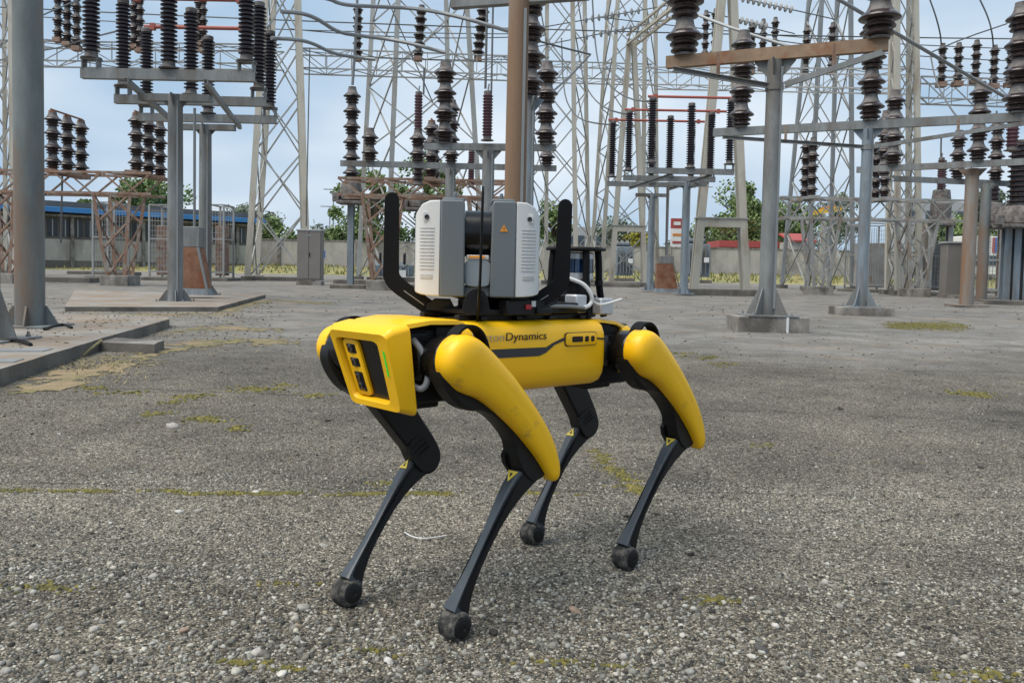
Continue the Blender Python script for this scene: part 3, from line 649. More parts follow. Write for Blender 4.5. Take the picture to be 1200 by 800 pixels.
# legs
LEGQ = [(.298, 1, .019, .853, -1.504, (-.097, 1.617)), (.298, -1, .07, .676, -1.424, (-.360, 1.785)), (-.298, 1, -.006, .818, -1.518, (.305, 2.028)), (-.298, -1, .047, .702, -1.456, (.061, 2.215))]
COVER = smooth_poly([(.012, -.050), (-.022, -.050), (-.046, -.030), (-.056, .002), (-.046, .036), (-.018, .056), (.03, .065), (.10, .071), (.18, .071), (.25, .067), (.295, .057), (.33, .040), (.354, .020), (.360, .004), (.350, -.007), (.330, -.005), (.30, -.001), (.27, .001), (.2, .000), (.12, -.011), (.07, -.024), (.035, -.044)], 2)
THIGH = smooth_poly([(-.045, 0), (-.03, -.045), (.0, -.060), (.04, -.064), (.08, -.052), (.102, -.030), (.14, -.012), (.215, -.010), (.240, -.032), (.28, -.047), (.318, -.042), (.333, -.012), (.325, .014), (.29, .024), (.2, .028), (.1, .036), (.03, .046), (-.025, .036)], 2)
KNEE = [(634, 549), (500, 540), (809, 514), (686, 502)]
for (hx, sd, qa, qh, qk, fxy), kpx in zip(LEGQ, KNEE):
    A = Matrix.Rotation(qa, 4, 'X'); hip = V((hx, sd * .055, 0)); up = hip + A.to_3x3() @ V((0, sd * .111, 0)) + (V((.040, -.040, .006)) if hx > 0 and sd < 0 else V()); B = A @ Matrix.Rotation(qh, 4, 'Y')
    kn = None; ft = RBI @ V((fxy[0], fxy[1], .0286))
    lat = ((A.to_3x3() @ V((0, 1, 0))) * sd)
    nl = (ft - up).cross(V((1, 0, .2))).normalized(); nl = nl if nl.dot(lat) > 0 else -nl; lat = (lat + nl).normalized()
    ro = RBI @ V((0, 0, CAMH)); rd = RBI.to_3x3() @ ray(*kpx); kn = ro + rd * ((up - ro).dot(lat) / rd.dot(lat))
    ax = (kn - up).normalized(); KL = (kn - up).length / .318; print('thigh', round((kn - up).length, 3), 'shank', round((ft - kn).length, 3))
    ax = (ax - lat * ax.dot(lat)).normalized()
    rear = lat.cross(ax).normalized()
    if rear.x > 0: rear = -rear
    U = Matrix((ax * KL, rear, lat)).transposed().to_4x4(); U.translation = up          # (d, r, outwards)
    near = sd > 0
    where = ('front' if hx > 0 else 'rear')
    # hip
    b = MB(); Mx = frame(hip + V((-.062 if hx > 0 else -.055, 0, 0)), (0, 1, 0), z=(1, 0, 0)); b.lathe([(.03, 0), (.045, .003), (.049, .012), (.049, .105), (.045, .114), (.03, .118)], Mx, 24)
    My = frame(up - lat * .075, ax, z=lat); b.lathe([(.03, 0), (.044, .002), (.051, .01), (.053, .03), (.053, .058), (.046, .066)], My, 28)
    b.box((hip.x, hip.y + sd * .035, hip.z), (.07, .06, .075)); hp = rbuild(b, 'hip_actuator', 'black_gloss', smooth=40, bevel=.003)
    for q in range(6):
        a = R(60 * q + 20); b = MB(); b.lathe([(.004, 0), (.004, .003)], frame(up - lat * .016 + (ax * math.cos(a) + rear * math.sin(a)) * .047, ax, z=lat), 8); rbuild(b, 'bolt', 'silver', hp)
    # thigh
    TH = THIGH if near else [(d, r * (1.6 if d > .05 else 1) if r > 0 else (min(r, -.036) if .06 < d < .30 and r < -.004 else r * 1.05)) for d, r in THIGH]
    b = MB(); b.loft([[U @ V((d * .98 + .003, r * .86, -.038)) for d, r in TH], [U @ V((d, r, -.033)) for d, r in TH], [U @ V((d, r, .0)) for d, r in TH], [U @ V((d * .98 + .003, r * .88, .008)) for d, r in TH]])
    b.prism(smooth_poly([(.24, -.044), (.30, -.050), (.325, -.02), (.315, .02), (.26, .028), (.235, -.01)], 1), U, -.041, -.03)
    for q in range(3): b.bar(U @ V((.250 + q * .011, -.030, -.040)), U @ V((.256 + q * .011, .012, -.0425)), .004, .004)
    thigh = rbuild(b, 'upper_leg', 'black', smooth=38)
    # yellow outer cover
    def spine(d):
        dd = min(max(d, 0), .33); fr = np.interp(dd, [0, .06, .12, .2, .33], [-.03, -.022, -.008, .003, .0]); re = np.interp(dd, [0, .1, .2, .33], [.05, .069, .069, .040]); return (dd, (fr + re) / 2)
    rg = []
    for l, s_ in ((-.012, .985), (-.010, 1.0), (.016, 1.0), (.026, .965), (.034, .88), (.0395, .74), (.043, .52), (.0445, .25)):
        rg.append([U @ V((spine(d)[0] + (d - spine(d)[0]) * s_, spine(d)[1] + (r - spine(d)[1]) * s_, l * np.interp(d, [-.05, .1, .33], [1.0, .92, .62]))) for d, r in (COVER if near else [(d * .9, r - .016 * min(1, max(0, d / .1)) if r > .03 else r + .006) for d, r in COVER])])
    b = MB(); b.loft(rg); rbuild(b, 'leg_cover', 'yellow_worn' if near else 'yellow', thigh, 60)
    # thin orange-brown inner edge of the cover as seen from inside is the cover itself; bumper loop behind the hip
    arc = smooth_line([(-.042, .02), (-.045, .045), (-.032, .074), (-.004, .084), (.024, .074), (.052, .058)] if False else [V((-.040, .018, 0)), V((-.046, .045, 0)), V((-.033, .074, 0)), (-.006, .085, 0), (.022, .077, 0), (.05, .06, 0)], 2)
    b = MB(); rgs = []
    for i, p in enumerate(arc):
        t = (arc[min(i + 1, len(arc) - 1)] - arc[max(i - 1, 0)]).normalized(); nn = V((-t.y, t.x, 0)) * .0025
        rgs.append([U @ (p + nn + V((0, 0, -.026))), U @ (p - nn + V((0, 0, -.026))), U @ (p - nn + V((0, 0, .006))), U @ (p + nn + V((0, 0, .006)))])
    b.loft(rgs); rbuild(b, 'bumper_loop', 'black_matte', thigh, 50)
    # shank
    a2 = (ft - kn); Ls = a2.length; a2.normalize(); f2 = a2.cross(lat).normalized()
    if f2.x < 0: f2 = -f2
    W = Matrix((a2, f2, lat)).transposed().to_4x4(); W.translation = kn + lat * -.014
    ts = [-.06, -.03, .02, .07, .14, .22, .32, .44, .56, .68, .78, .86, .92, .955]
    cn = [-.004, .004, .015, .024, .032, .0365, .0375, .0350, .0305, .0260, .0218, .0178, .0138, .0108]
    hw = [.012, .020, .0250, .0260, .0245, .0212, .0168, .0134, .0117, .0115, .0132, .0168, .0208, .0228]
    hl = [.012, .015, .0165, .0165, .0160, .0148, .0124, .0102, .0092, .0092, .0108, .0136, .0168, .0182]
    rg = []
    for t, c, w, l in zip(ts, cn, hw, hl):
        q = .28; pts = [(w, l * (1 - q)), (w * (1 - q * .6), l), (-w * (1 - q), l * .86), (-w, l * .5), (-w, -l * .5), (-w * (1 - q), -l * .86), (w * (1 - q * .6), -l), (w, -l * (1 - q))]
        rg.append([W @ V((t * Ls, c + u, v)) for u, v in pts])
    b = MB(); b.loft(rg); shank = rbuild(b, 'lower_leg', 'leg_grey', smooth=34)
    # dark side inlay that splits near the foot
    b = MB(); P1 = []; P2 = []
    for t, c, w in list(zip(ts, cn, hw))[3:-1]: P1.append((t * Ls, c + w * .55)); P2.append((t * Ls, c - w * 1.04))
    poly = P1 + P2[::-1]
    for s_ in (-1, 1):
        out0, out1 = [], []
        for (d, r) in poly: l = np.interp(d / Ls, ts, hl); out0.append(W @ V((d, r, s_ * l * .6))); out1.append(W @ V((d, r, s_ * (l + .0012))))
        b.loft([out0, out1])
    rbuild(b, 'leg_inlay', 'black', shank, 30)
    # warning triangle
    t0 = .150; c0 = np.interp(t0, ts, cn) + np.interp(t0, ts, hw); Mt = frame(W @ V((t0 * Ls, c0 + .0008, .0)), lat, z=f2)
    tri = [(-.0145, .012), (.0145, .012), (0, -.014)]; b = MB(); b.prism(tri, Mt, -.001, .0012); wl = rbuild(b, 'warning_label', 'label_yellow', shank, 30)
    b = MB(); b.prism([(-.004, .006), (.004, .006), (0, -.005)], Mt, .0005, .0018); rbuild(b, 'warning_mark', 'print_black', shank, 30)
    # foot: ribbed rubber tyre with a round side cap
    Mf = frame(ft - lat * .025 - lat * .010, a2, z=lat); prof = [(.012, 0), (.024, .001), (.0285, .006)]
    for q in range(6): z0 = .008 + q * .0062; prof += [(.0292, z0), (.0292, z0 + .0036), (.0285, z0 + .0042), (.0285, z0 + .0058)]
    prof += [(.0285, .0460), (.024, .0500), (.012, .0505)]
    b = MB(); b.lathe(prof, Mf, 32); foot = rbuild(b, 'foot', 'rubber', smooth=30)
    b = MB()
    for s0, s1 in ((.0500, .0535), (.0005, -.003)): b.lathe([(.021, s0), (.021, (s0 + s1) / 2), (.017, s1), (.006, s1), (.0055, s1 - (.001 if s1 > 0 else -.001))], Mf, 24)
    rbuild(b, 'foot_cap', 'black', foot, 35)
    b = MB(); b.prism(smooth_poly([(-.03, -.014), (-.03, .014), (-.002, .024), (.004, .0), (-.002, -.024)], 1), frame(ft - lat * .010, -a2 * -1, y=f2) if False else Matrix((a2, f2, lat)).transposed().to_4x4() if False else W @ Matrix.Translation((Ls - .0, 0, 0)), -.018, .018); rbuild(b, 'ankle', 'leg_grey', shank, 35)
# grey cable loop behind the head
b = MB(); b.tube(smooth_line([(.350, .080, .045), (.345, .098, .028), (.335, .112, -.005), (.338, .116, -.04), (.348, .108, -.055), (.358, .085, -.045)], 3), .0065, 10); rbuild(b, 'sensor_cable', 'cable_grey')

# mounting rails and payload plate
b = MB()
for y in (-.06, .06): b.box((.0, y, .087), (.44, .016, .012))
b.box((.095, 0, .0985), (.17, .17, .011))
for i in range(4): b.box((-.17 + i * .11, .074, .086), (.02, .02, .008))
rbuild(b, 'payload_rail', 'black', bevel=.0015)
# four upright guard arms on the diagonals around the scanner
SC = V((.110, 0, .10)); 
def guard(ang, name):
    d = V((math.cos(ang), math.sin(ang), 0)); n = V((0, 0, 1)); M = frame(SC, d, y=n)        # (r, z, side)
    mid = [(.082, -.014), (.104, .000), (.148, .029), (.183, .053), (.1955, .070), (.1965, .088), (.1975, .17), (.1985, .246)]
    wd = [.017, .0175, .018, .019, .019, .018, .0172, .0165]; lft, rgt = [], []
    mm = smooth_line([V((a, c, 0)) for a, c in mid], 1); ww = np.interp([p.y for p in mm], [c for a, c in mid], wd)
    for i, p in enumerate(mm):
        t = (mm[min(i + 1, len(mm) - 1)] - mm[max(i - 1, 0)]).normalized(); q = V((-t.y, t.x, 0)); lft.append(p + q * ww[i]); rgt.append(p - q * ww[i])
    c = mm[-1]; capp = [c + V((math.cos(R(a)) * .016, math.sin(R(a)) * .016, 0)) for a in range(20, 180, 20)]
    ol = [(p.x, p.y) for p in rgt + capp + lft[::-1]]
    b = MB(); b.prism(ol, M, -.0023, .0023); g_ = rbuild(b, name, 'black_matte', bevel=.001)
    b = MB(); b.prism(rr(-.028, .028, -.0012, .0012, .001, .001, 3), M @ Matrix.Translation((.143, .024, 0)) @ Matrix.Rotation(R(34), 4, 'Z'), -.0026, .0026); rbuild(b, 'slot', 'cable_grey', g_)
    b = MB(); b.prism([(.045, -.004), (.115, -.004), (.112, .012), (.095, .024), (.06, .024)], M, -.014, -.004); b.prism([(.045, -.004), (.115, -.004), (.112, .012), (.095, .024), (.06, .024)], M, .004, .014); rbuild(b, 'arm_foot', 'black', g_, bevel=.0015)
view = -(RBI.to_3x3() @ V((-.077, 1.88, 0)).normalized()); va = math.atan2(view.y, view.x)
for q in range(4): guard(va + R(90) * q + R(2), 'guard_arm')
# rounded foot bracket of the arm that points at the camera
d = V((math.cos(va), math.sin(va), 0)); M = frame(SC + d * .125, V((-d.y, d.x, 0)), y=(0, 0, 1))
b = MB(); b.prism(smooth_poly([(-.030, -.006), (.030, -.006), (.029, .012), (.021, .042), (.006, .052), (-.006, .052), (-.021, .042), (-.029, .012)], 1), M, -.006, .004); rbuild(b, 'arm_bracket', 'black', bevel=.001)
# electronics between the rails
b = MB(); b.box((.0, .0, .117), (.16, .16, .046)); b.box((.04, .088, .110), (.14, .03, .034)); b.box((-.10, .02, .108), (.10, .13, .026)); b.box((-.005, .098, .103), (.05, .024, .016)); rbuild(b, 'payload_box', 'black', bevel=.003)
b = MB(); b.box((.045, .1045, .112), (.018, .004, .011)); rbuild(b, 'connector', 'red_plastic', bevel=.001)
b = MB(); b.box((.028, .1040, .119), (.013, .002, .013)); rbuild(b, 'sticker', 'scan_white')
b = MB(); b.box((-.165, .062, .118), (.04, .04, .045)); b.box((-.255, .075, .112), (.05, .03, .042)); rbuild(b, 'junction_box', 'silver', bevel=.004)
b = MB(); b.tube(smooth_line([(-.06, .075, .10), (-.11, .09, .106), (-.16, .088, .103), (-.2, .07, .100), (-.21, .03, .10)], 2), .005, 8); rbuild(b, 'cable', 'black')
b = MB(); b.tube(smooth_line([(-.05, .08, .112), (-.10, .095, .113), (-.15, .094, .110), (-.19, .075, .108)], 2), .0045, 8); rbuild(b, 'cable', 'cable_grey')
b = MB(); b.tube(smooth_line([(-.150, .05, .180), (-.180, .075, .168), (-.196, .088, .140), (-.200, .085, .120), (-.175, .085, .108), (-.10, .08, .106)], 3), .005, 8); rbuild(b, 'cable', 'cable_white')
b = MB(); b.tube(smooth_line([(-.200, .085, .128), (-.212, .095, .116), (-.235, .105, .120), (-.275, .118, .132)], 2), .003, 6); rbuild(b, 'cable', 'cable_white')
for q in range(3):
    b = MB(); b.tube(smooth_line([(.045, .07 + q * .004, .178 + q * .007), (.015, .075, .186 + q * .005), (-.02, .06, .192 + q * .004), (-.05, .03, .175)], 2), .0052, 8); rbuild(b, 'cable', 'cable_white')

# laser scanner on top (turned towards the camera)
so = RB @ (SC + V((0, 0, -.014))); sb = so.z
scz = math.atan2(-so.y, -so.x) + R(90) + R(1.5)
scan = thing('laser_scanner', 'white and grey 3D laser scanner mounted on the robot\'s back', 'laser scanner', (so.x, so.y, sb), rz=scz)
SM = WM[scan.name]           # local: x to image right, -y towards camera, z up
def sbuild(b, name, m, parent=None, smooth=35, bevel=0, seg=3): return b.build(name, m, parent or scan, smooth, bevel, seg, SM)
b = MB(); b.lathe([(.05, .006), (.055, .010), (.055, .02), (.042, .024), (.042, .040), (.06, .044), (.06, .05)], None, 32); sbuild(b, 'turntable', 'black', smooth=30)
z0, z1 = .046, .258
def podout(s_, x0, x1, dy0, dy1):
    return None
for s_ in (-1, 1):
    # grey inner half of the pod
    b = MB(); ol = [(s_ * .028, z0), (s_ * .083, z0), (s_ * .083, z1), (s_ * .034, z1), (s_ * .030, z1 - .006)]
    M = frame((0, 0, 0), (1, 0, 0), y=(0, 0, 1)); b.prism(ol, M, -.075, .082); pod = sbuild(b, 'side_pod', 'scan_grey', bevel=.006)
    # white outer half: tapered outwards and bevelled at its top corner
    fr = [(.079, .080), (.079, -.075)]; zz = [z0 + .002, z1 - .001]
    rg = []
    for x, ins, zl, zh in ((.0835, 0, z0 + .001, z1 - .001), (.106, .004, z0 + .002, z1 - .002), (.124, .012, z0 + .004, z1 - .010), (.136, .024, z0 + .008, z1 - .028), (.1385, .030, z0 + .012, z1 - .036)):
        rg.append([V((s_ * x, -.080 + ins, zl)), V((s_ * x, -.080 + ins, zh)), V((s_ * x, .074 - ins, zh)), V((s_ * x, .074 - ins, zl))])
    b = MB(); b.loft(rg); wp = sbuild(b, 'side_cover', 'scan_white', bevel=.005)
    fy = lambda x: -.080 + np.interp(abs(x), [.0835, .106, .124, .136], [0, .004, .012, .024]) - .0006
    for q in range(13):
        z = z1 - .062 - q * .0075; b = MB(); b.tube([(s_ * x, fy(x), z) for x in (.096, .106, .124, .128)], .0009, 5); sbuild(b, 'groove', 'scan_line', wp)
    b = MB(); b.box((s_ * .113, fy(.113) - .0002, z1 - .037), (.0165, .0016, .021), None); sbuild(b, 'lens_plate', 'scan_white', wp, bevel=.001)
    b = MB(); b.lathe([(.0052, 0), (.0052, .003), (.0035, .0036), (.001, .0022)], frame((s_ * .113, fy(.113) - .0006, z1 - .038), (1, 0, 0), z=(0, -1, 0)), 16); sbuild(b, 'camera_lens', 'lens', wp)
    b = MB(); b.loft([[V((s_ * x, fy(x) - .0008 + q2, z0 + .044 + dz)) for q2, dz in ((0, -.0045), (0, .0045), (.003, .0045), (.003, -.0045))] for x in (.100, .106, .124, .126)]); sbuild(b, 'latch_slot', 'scan_line', wp)
    b = MB(); b.box((s_ * .055, .0, z1 + .003), (.05, .10, .008)); b.box((s_ * .052, -.03, z1 + .012), (.008, .014, .018)); sbuild(b, 'carry_lug', 'scan_grey', pod, bevel=.003)
b = MB(); b.box((0, .003, z0 + .012), (.058, .13, .024)); sbuild(b, 'yoke_base', 'scan_grey', bevel=.004)
b = MB(); b.prism(smooth_poly([(-.0295, z1 - .125), (.0295, z1 - .125), (.0295, z0 + .032), (.022, z0 + .022), (-.022, z0 + .022), (-.0295, z0 + .032)], 1), frame((0, 0, 0), (1, 0, 0), y=(0, 0, 1)), -.02, .071); sbuild(b, 'yoke_face', 'scan_light', bevel=.003)
b = MB(); b.lathe([(.03, -.0285), (.052, -.0285), (.052, .0285), (.03, .0285)], frame((0, -.014, z1 - .070), (0, 0, 1), z=(1, 0, 0)), 36); drum = sbuild(b, 'mirror_drum', 'black_gloss', smooth=30)
b = MB(); b.box((0, -.062, z1 - .124), (.050, .02, .010)); sbuild(b, 'mirror_seal', 'silver', drum, bevel=.002)
b = MB(); b.box((-.002, -.0725, z1 - .123), (.036, .003, .0055)); sbuild(b, 'orange_band', 'orange', drum)
b = MB(); b.prism([(-.0085, -.007), (.0085, -.007), (0, .0085)], frame((.056, -.082, z1 - .060), (1, 0, 0), y=(0, 0, 1)), -.0006, .0012); lw = sbuild(b, 'laser_warning', 'orange')
b = MB(); b.bar((.056, -.0836, z1 - .063), (.056, -.0836, z1 - .057), .0012, .0006, (0, -1, 0)); sbuild(b, 'laser_mark', 'print_black')

# lidar puck inside its cage behind the scanner
lp = RB @ V((-.232, 0, .118)); lid_ = thing('lidar_sensor', 'silver and blue lidar puck in a black cage on the robot\'s rear', 'lidar', tuple(lp), rz=3.915 + R(45))
LM = WM[lid_.name]
def lbuild(b, name, m, parent=None, smooth=35, bevel=0): return b.build(name, m, parent or lid_, smooth, bevel, 2, LM)
b = MB(); b.lathe([(.05, -.036), (.055, -.034), (.055, .018), (.05, .022)], None, 32); lbuild(b, 'base_plate', 'black', smooth=30)
b = MB(); b.lathe([(.044, .06), (.046, .062), (.046, .076), (.044, .078)], None, 32); b.lathe([(.044, .112), (.046, .113), (.046, .126), (.043, .130)], None, 32); lbuild(b, 'puck_housing', 'silver', smooth=30)
b = MB(); b.lathe([(.0455, .0775), (.0455, .1125)], None, 40); lbuild(b, 'glass_band', 'lidar_glass')
b = MB(); b.lathe([(.03, .02), (.03, .061)], None, 24); lbuild(b, 'riser', 'black')
b = MB(); b.lathe([(.06, .133), (.0765, .134), (.078, .138), (.0765, .142), (.06, .143)], None, 40); lbuild(b, 'cage_top', 'black', smooth=30)
for q in range(4):
    a = R(90 * q + 20); c, s_ = math.cos(a), math.sin(a); b = MB()
    b.tube(smooth_line([(c * .062, s_ * .062, .137), (c * .066, s_ * .066, .10), (c * .067, s_ * .067, .05), (c * .078, s_ * .078, -.01), (c * .084, s_ * .084, -.036)], 2), 0.0092, 8); lbuild(b, 'cage_post', 'black_matte')
    b = MB(); b.lathe([(.011, -.006), (.011, .006)], Matrix.Translation((c * .0672, s_ * .0672, .052)), 12); lbuild(b, 'post_clamp', 'black')

# ------------------------------------------------------------------ insulators
def unit_meshes(d, h, n=20, tag_=''):
    """one bell unit of a stacked post insulator: dark skirts below a grey cap"""
    r = d / 2; b = MB(); b.lathe([(r * .40, .0), (r * .45, .02 * h), (r * .70, .06 * h), (r * .72, .09 * h), (r * .66, .14 * h), (r * .50, .17 * h), (r * .52, .21 * h), (r * .76, .25 * h), (r * .78, .28 * h), (r * .70, .33 * h), (r * .56, .36 * h), (r * .60, .41 * h), (r * .97, .465 * h), (r, .485 * h), (r * .99, .505 * h), (r * .90, .56 * h), (r * .74, .635 * h), (r * .5, .66 * h)], None, n)
    dark = b.mesh('porcelain_unit', 'porcelain', 40)
    b = MB(); b.lathe([(r * .5, .63 * h), (r * .70, .643 * h), (r * .64, .70 * h), (r * .57, .76 * h), (r * .51, .84 * h), (r * .48, .93 * h), (r * .46, 1.005 * h)], None, n); cap = b.mesh('bell_cap', 'porcelain_cap', 40)
    return dark, cap
BELL = {}
def bell_stack(parent, base, n, d, h, axis=(0, 0, 1), rust_top=False, seg=18):
    k = (round(d, 3), round(h, 3), seg)
    if k not in BELL: BELL[k] = unit_meshes(d, h, seg)
    dark, cap = BELL[k]; M0 = bar_matrix(base, V(base) + V(axis))
    b = MB(); b.lathe([(d * .26, -.03), (d * .26, 0), (d * .18, .005), (d * .18, n * h), (d * .22, n * h), (d * .22, n * h + .05), (d * .1, n * h + .06)], M0, 12)
    ins = b.build('insulator', 'rust_red' if rust_top else 'porcelain_cap', parent)
    for i in range(n):
        M = M0 @ Matrix.Translation((0, 0, i * h)); put('porcelain_unit', dark, M, ins); put('bell_cap', cap, M, ins)
    return ins
ROD = {}
def rod_insulator(parent, base, hgt, d, sheds, core=.62, m='porcelain_slim', axis=(0, 0, 1), foot=True, capm='porcelain_cap', seg=14):
    k = (round(hgt, 2), round(d, 3), sheds, core, m, seg)
    if k not in ROD:
        b = MB(); p = [(d * core / 2, 0)]; s = hgt / sheds
        for i in range(sheds): z = i * s; p += [(d * core / 2, z + s * .15), (d / 2, z + s * .42), (d / 2, z + s * .55), (d * core / 2, z + s * .80)]
        p.append((d * core / 2, hgt)); b.lathe(p, None, seg); me = b.mesh('shed_column', m, 45)
        c = MB(); c.lathe([(d * .2, hgt - .01), (d * .38, hgt), (d * .40, hgt + .07), (d * .30, hgt + .09), (d * .12, hgt + .10)], None, 12)
        fm = None
        if foot: fb = MB(); fb.lathe([(d * .62, -.10), (d * .62, -.085), (d * .40, -.07), (d * .36, .01), (d * .2, .012)], None, 12); fm = fb.mesh('foot_fitting', capm, 40)
        ROD[k] = (me, c.mesh('end_fitting', capm, 40), fm)
    me, cm, fm = ROD[k]; M = bar_matrix(base, V(base) + V(axis))
    ins = put('insulator', me, M, parent); put('end_fitting', cm, M, ins)
    if fm: put('foot_fitting', fm, M, ins)
    return ins

# ------------------------------------------------------------------ pipe poles with gussets
def pole(parent, base, h, d, m, fins=4, fin_h=.36, fin_r=.20, name='pole', finm=None, taper=.94, head=None, rot=0.4):
    b = MB(); b.lathe([(d / 2, 0), (d / 2, h * .5), (d / 2 * taper, h)], Matrix.Translation(base), 24); po = b.build(name, m, parent)
    for q in range(fins):
        a = rot + q * 2 * math.pi / fins; M = frame(base, (math.cos(a), math.sin(a), 0), y=(0, 0, 1)); b = MB(); r0 = d / 2 - .01
        b.prism([(r0, 0), (r0 + fin_r, 0), (r0 + fin_r * .98, .025), (r0 + .025, fin_h), (r0, fin_h)], M, -.008, .008); b.build('gusset', finm or m, po)
    b = MB(); b.box((base.x, base.y, base.z + .008), (d + 2 * fin_r + .03, d + 2 * fin_r + .03, .016)); b.build('base_plate', finm or m, po)
    if fins and fin_r > .15:
        e = d / 2 + fin_r - .02
        for sx in (-1, 1):
            for sy in (-1, 1): bb = MB(); bb.lathe([(.022, .016), (.022, .036), (.012, .037), (.012, .06)], Matrix.Translation(base + V((sx * e * .86, sy * e * .86, 0))), 6); bb.build('anchor_bolt', 'lattice_dark', po)
        bb = MB(); bb.box((base.x + d * .30, base.y - d * .44, base.z + h * .5), (.03, .006, h * .94)); bb.build('earth_strap', 'lattice_dark', po)
    if head:
        for q in range(4):
            a = q * math.pi / 2 + head; M = frame(base + V((0, 0, h)), (math.cos(a), math.sin(a), 0), y=(0, 0, 1)); b = MB()
            b.prism([(d * .42, -.22), (d * .5 + .15, -.02), (d * .5 + .15, 0), (d * .42, 0)], M, -.008, .008); b.build('head_bracket', m, po)
    return po

ZB = 3.6
def bus_support(name, label, px_pole, Yp, pend0, pend1, polem, beamm, stacks, d_pole=.215, block=None, n=4, du=.5, hu=.46, brace=True, zb=ZB, sec=(.10, .16), group=None, ends=None, seg=18, rot=.4, headed=True, fins=4):
    """pipe pole carrying a channel beam with bell insulators; pend = (px, py, Y) of the beam ends"""
    p0 = at(*pend0); p1 = at(*pend1); p0.z = p1.z = zb
    x = xat(px_pole, Yp, 260); base = V((x, Yp, block[2] if block else .05))
    t = thing(name, label, 'insulator stand', (x, Yp, 0), group)
    if block:
        b = MB(); b.box((x, Yp, block[2] / 2 - .02), (block[0], block[1], block[2] + .04)); b.build('footing', 'concrete', t, 30, .012)
    else:
        b = MB(); b.box((x, Yp, .02), (.75, .75, .07)); b.build('footing', 'concrete', t, 30, .01)
    dirv = (p1 - p0).normalized(); hd = math.atan2(dirv.y, dirv.x)
    pole(t, base, zb - sec[1] / 2 - base.z, d_pole, polem, rot=rot, head=hd if headed else None, fins=fins)
    piece('beam', p0, p1, sec[0], sec[1], beamm, t, 'channel')
    mid = V((x, Yp, zb))
    if brace:
        for e in (p0, p1):
            f = mid.lerp(e, .94); s = V((mid.x, mid.y, zb - .42)) + (e - mid).normalized() * d_pole * .45 - V((0, .09, 0))
            piece('strut', s, V((f.x, f.y - .04, zb - .10)), .05, .07, 'galv', t, 'channel')
            for k in (.42,):
                f2 = mid.lerp(e, k + .1); z2 = zb - .10 - .30 * (1 - (k + .1)); piece('hanger', V((f2.x, f2.y - .06, z2)), V((f2.x, f2.y - .06, zb + .06)), .045, .02, 'rust_iron', t)
        b = MB(); b.lathe([(d_pole * .54, -.05), (d_pole * .54, .05)], Matrix.Translation((mid.x, mid.y, zb - .42)), 20); b.build('collar', 'galv', t)
    tops = []
    for px, ns in stacks:
        # find the point of the beam under that column of the photograph
        best = min((abs_(px, p0.lerp(p1, i / 200)), i) for i in range(-40, 241))[1]; q = p0.lerp(p1, best / 200)
        bell_stack(t, V((q.x, q.y, zb + sec[1] / 2 + .02)), ns, du, hu, seg=seg); tops.append(V((q.x, q.y, zb + sec[1] / 2 + ns * hu + .07)))
    return t, tops
def project(p):
    d = V(p) - V((0, 0, CAMH)); c, s = math.cos(PIT), math.sin(PIT); fy = d.y * c - d.z * s; up = d.y * s + d.z * c
    u, v = d.x / fy * FOC, -up / fy * FOC; cr, sr = math.cos(ROLL), math.sin(ROLL); return PPX + u * cr - v * sr, PPY + u * sr + v * cr
def abs_(px, p): return abs(project(p)[0] - px)

# right-hand row of bus supports
tA, topA = bus_support('bus_support', 'grey steel pipe stand with rusty brown top beam on a concrete block', 902, 10.75, (781, 77, 11.3), (1041, 57, 10.2), 'galv', 'rust_beam', [(801, 4), (1029, 4)], block=(.92, .62, .20), seg=24, rot=.75)
tB, topB = bus_support('bus_support', 'grey pipe stand with long grey beam and braces, right of the rusty-beam stand', 1013, 15.6, (836, 157, 16.8), (1225, 138, 14.4), 'galv_blue', 'galv', [(868, 4), (1019, 4), (1191, 4)], block=(.98, .7, .16), rot=.75, seg=22)
tC, topC = bus_support('bus_support', 'brown rusty pipe stand at far right with two bell insulator stacks', 1137, 20.9, (1004, 200, 22.2), (1235, 189, 19.7), 'rust_pole', 'galv', [(1046, 4), (1145, 4)], d_pole=.33, brace=False, du=.52, hu=.47, fins=0)
tD, topD = bus_support('bus_support', 'rust-stained pipe stand with blue-grey foot behind the brown far-right stand', 1154, 24.2, (1046, 210.5, 24.0), (1240, 218.5, 25.0), 'galv_rusty', 'galv', [(1036, 4), (1122, 3), (1166, 4)], d_pole=.30, brace=False, du=.48, hu=.45, fins=0)
x = xat(924, 10.4, 380); b = MB(); b.box((x, 10.435, .095), (.03, .012, .24)); b.build('earth_cable', 'white_paint', tA)
# middle row
tE1, _ = bus_support('bus_support', 'rusty brown pipe stand directly behind the scanner', 603, 8.6, (530, -6, 8.9), (690, -8, 8.5), 'rust_brown', 'galv', [], d_pole=.225, block=(.9, .6, .18), brace=False, seg=22, headed=False)
te2 = thing('bus_support', 'slim grey pipe stand half hidden behind the rusty middle pole', 'insulator stand', (xat(619, 13.8, 200), 13.8, 0))
b = MB(); b.box((xat(619, 13.8, 200), 13.8, .02), (.75, .75, .07)); b.build('footing', 'concrete', te2, 30, .01)
pole(te2, V((xat(619, 13.8, 200), 13.8, .05)), 3.55, .20, 'galv_blue', head=.3)
bell_stack(te2, V((xat(620, 13.8, 110), 13.8, 3.63)), 4, .52, .44)
tE3, topE3 = bus_support('bus_support', 'grey pipe stand with flared head left of the rusty middle pole', 571, 19.4, (497, 173, 19.5), (652, 167, 19.3), 'galv', 'galv', [(521, 4), (639, 4)], d_pole=.30, brace=False, du=.54, hu=.46)
tE4, topE4 = bus_support('bus_support', 'grey pipe stand with the longest beam behind the guard arm', 527, 23.0, (399, 193, 23.0), (652, 201, 23.2), 'galv', 'galv', [(434, 2), (489, 2), (528, 4), (641, 2)], d_pole=.30, brace=False, du=.48, hu=.42)
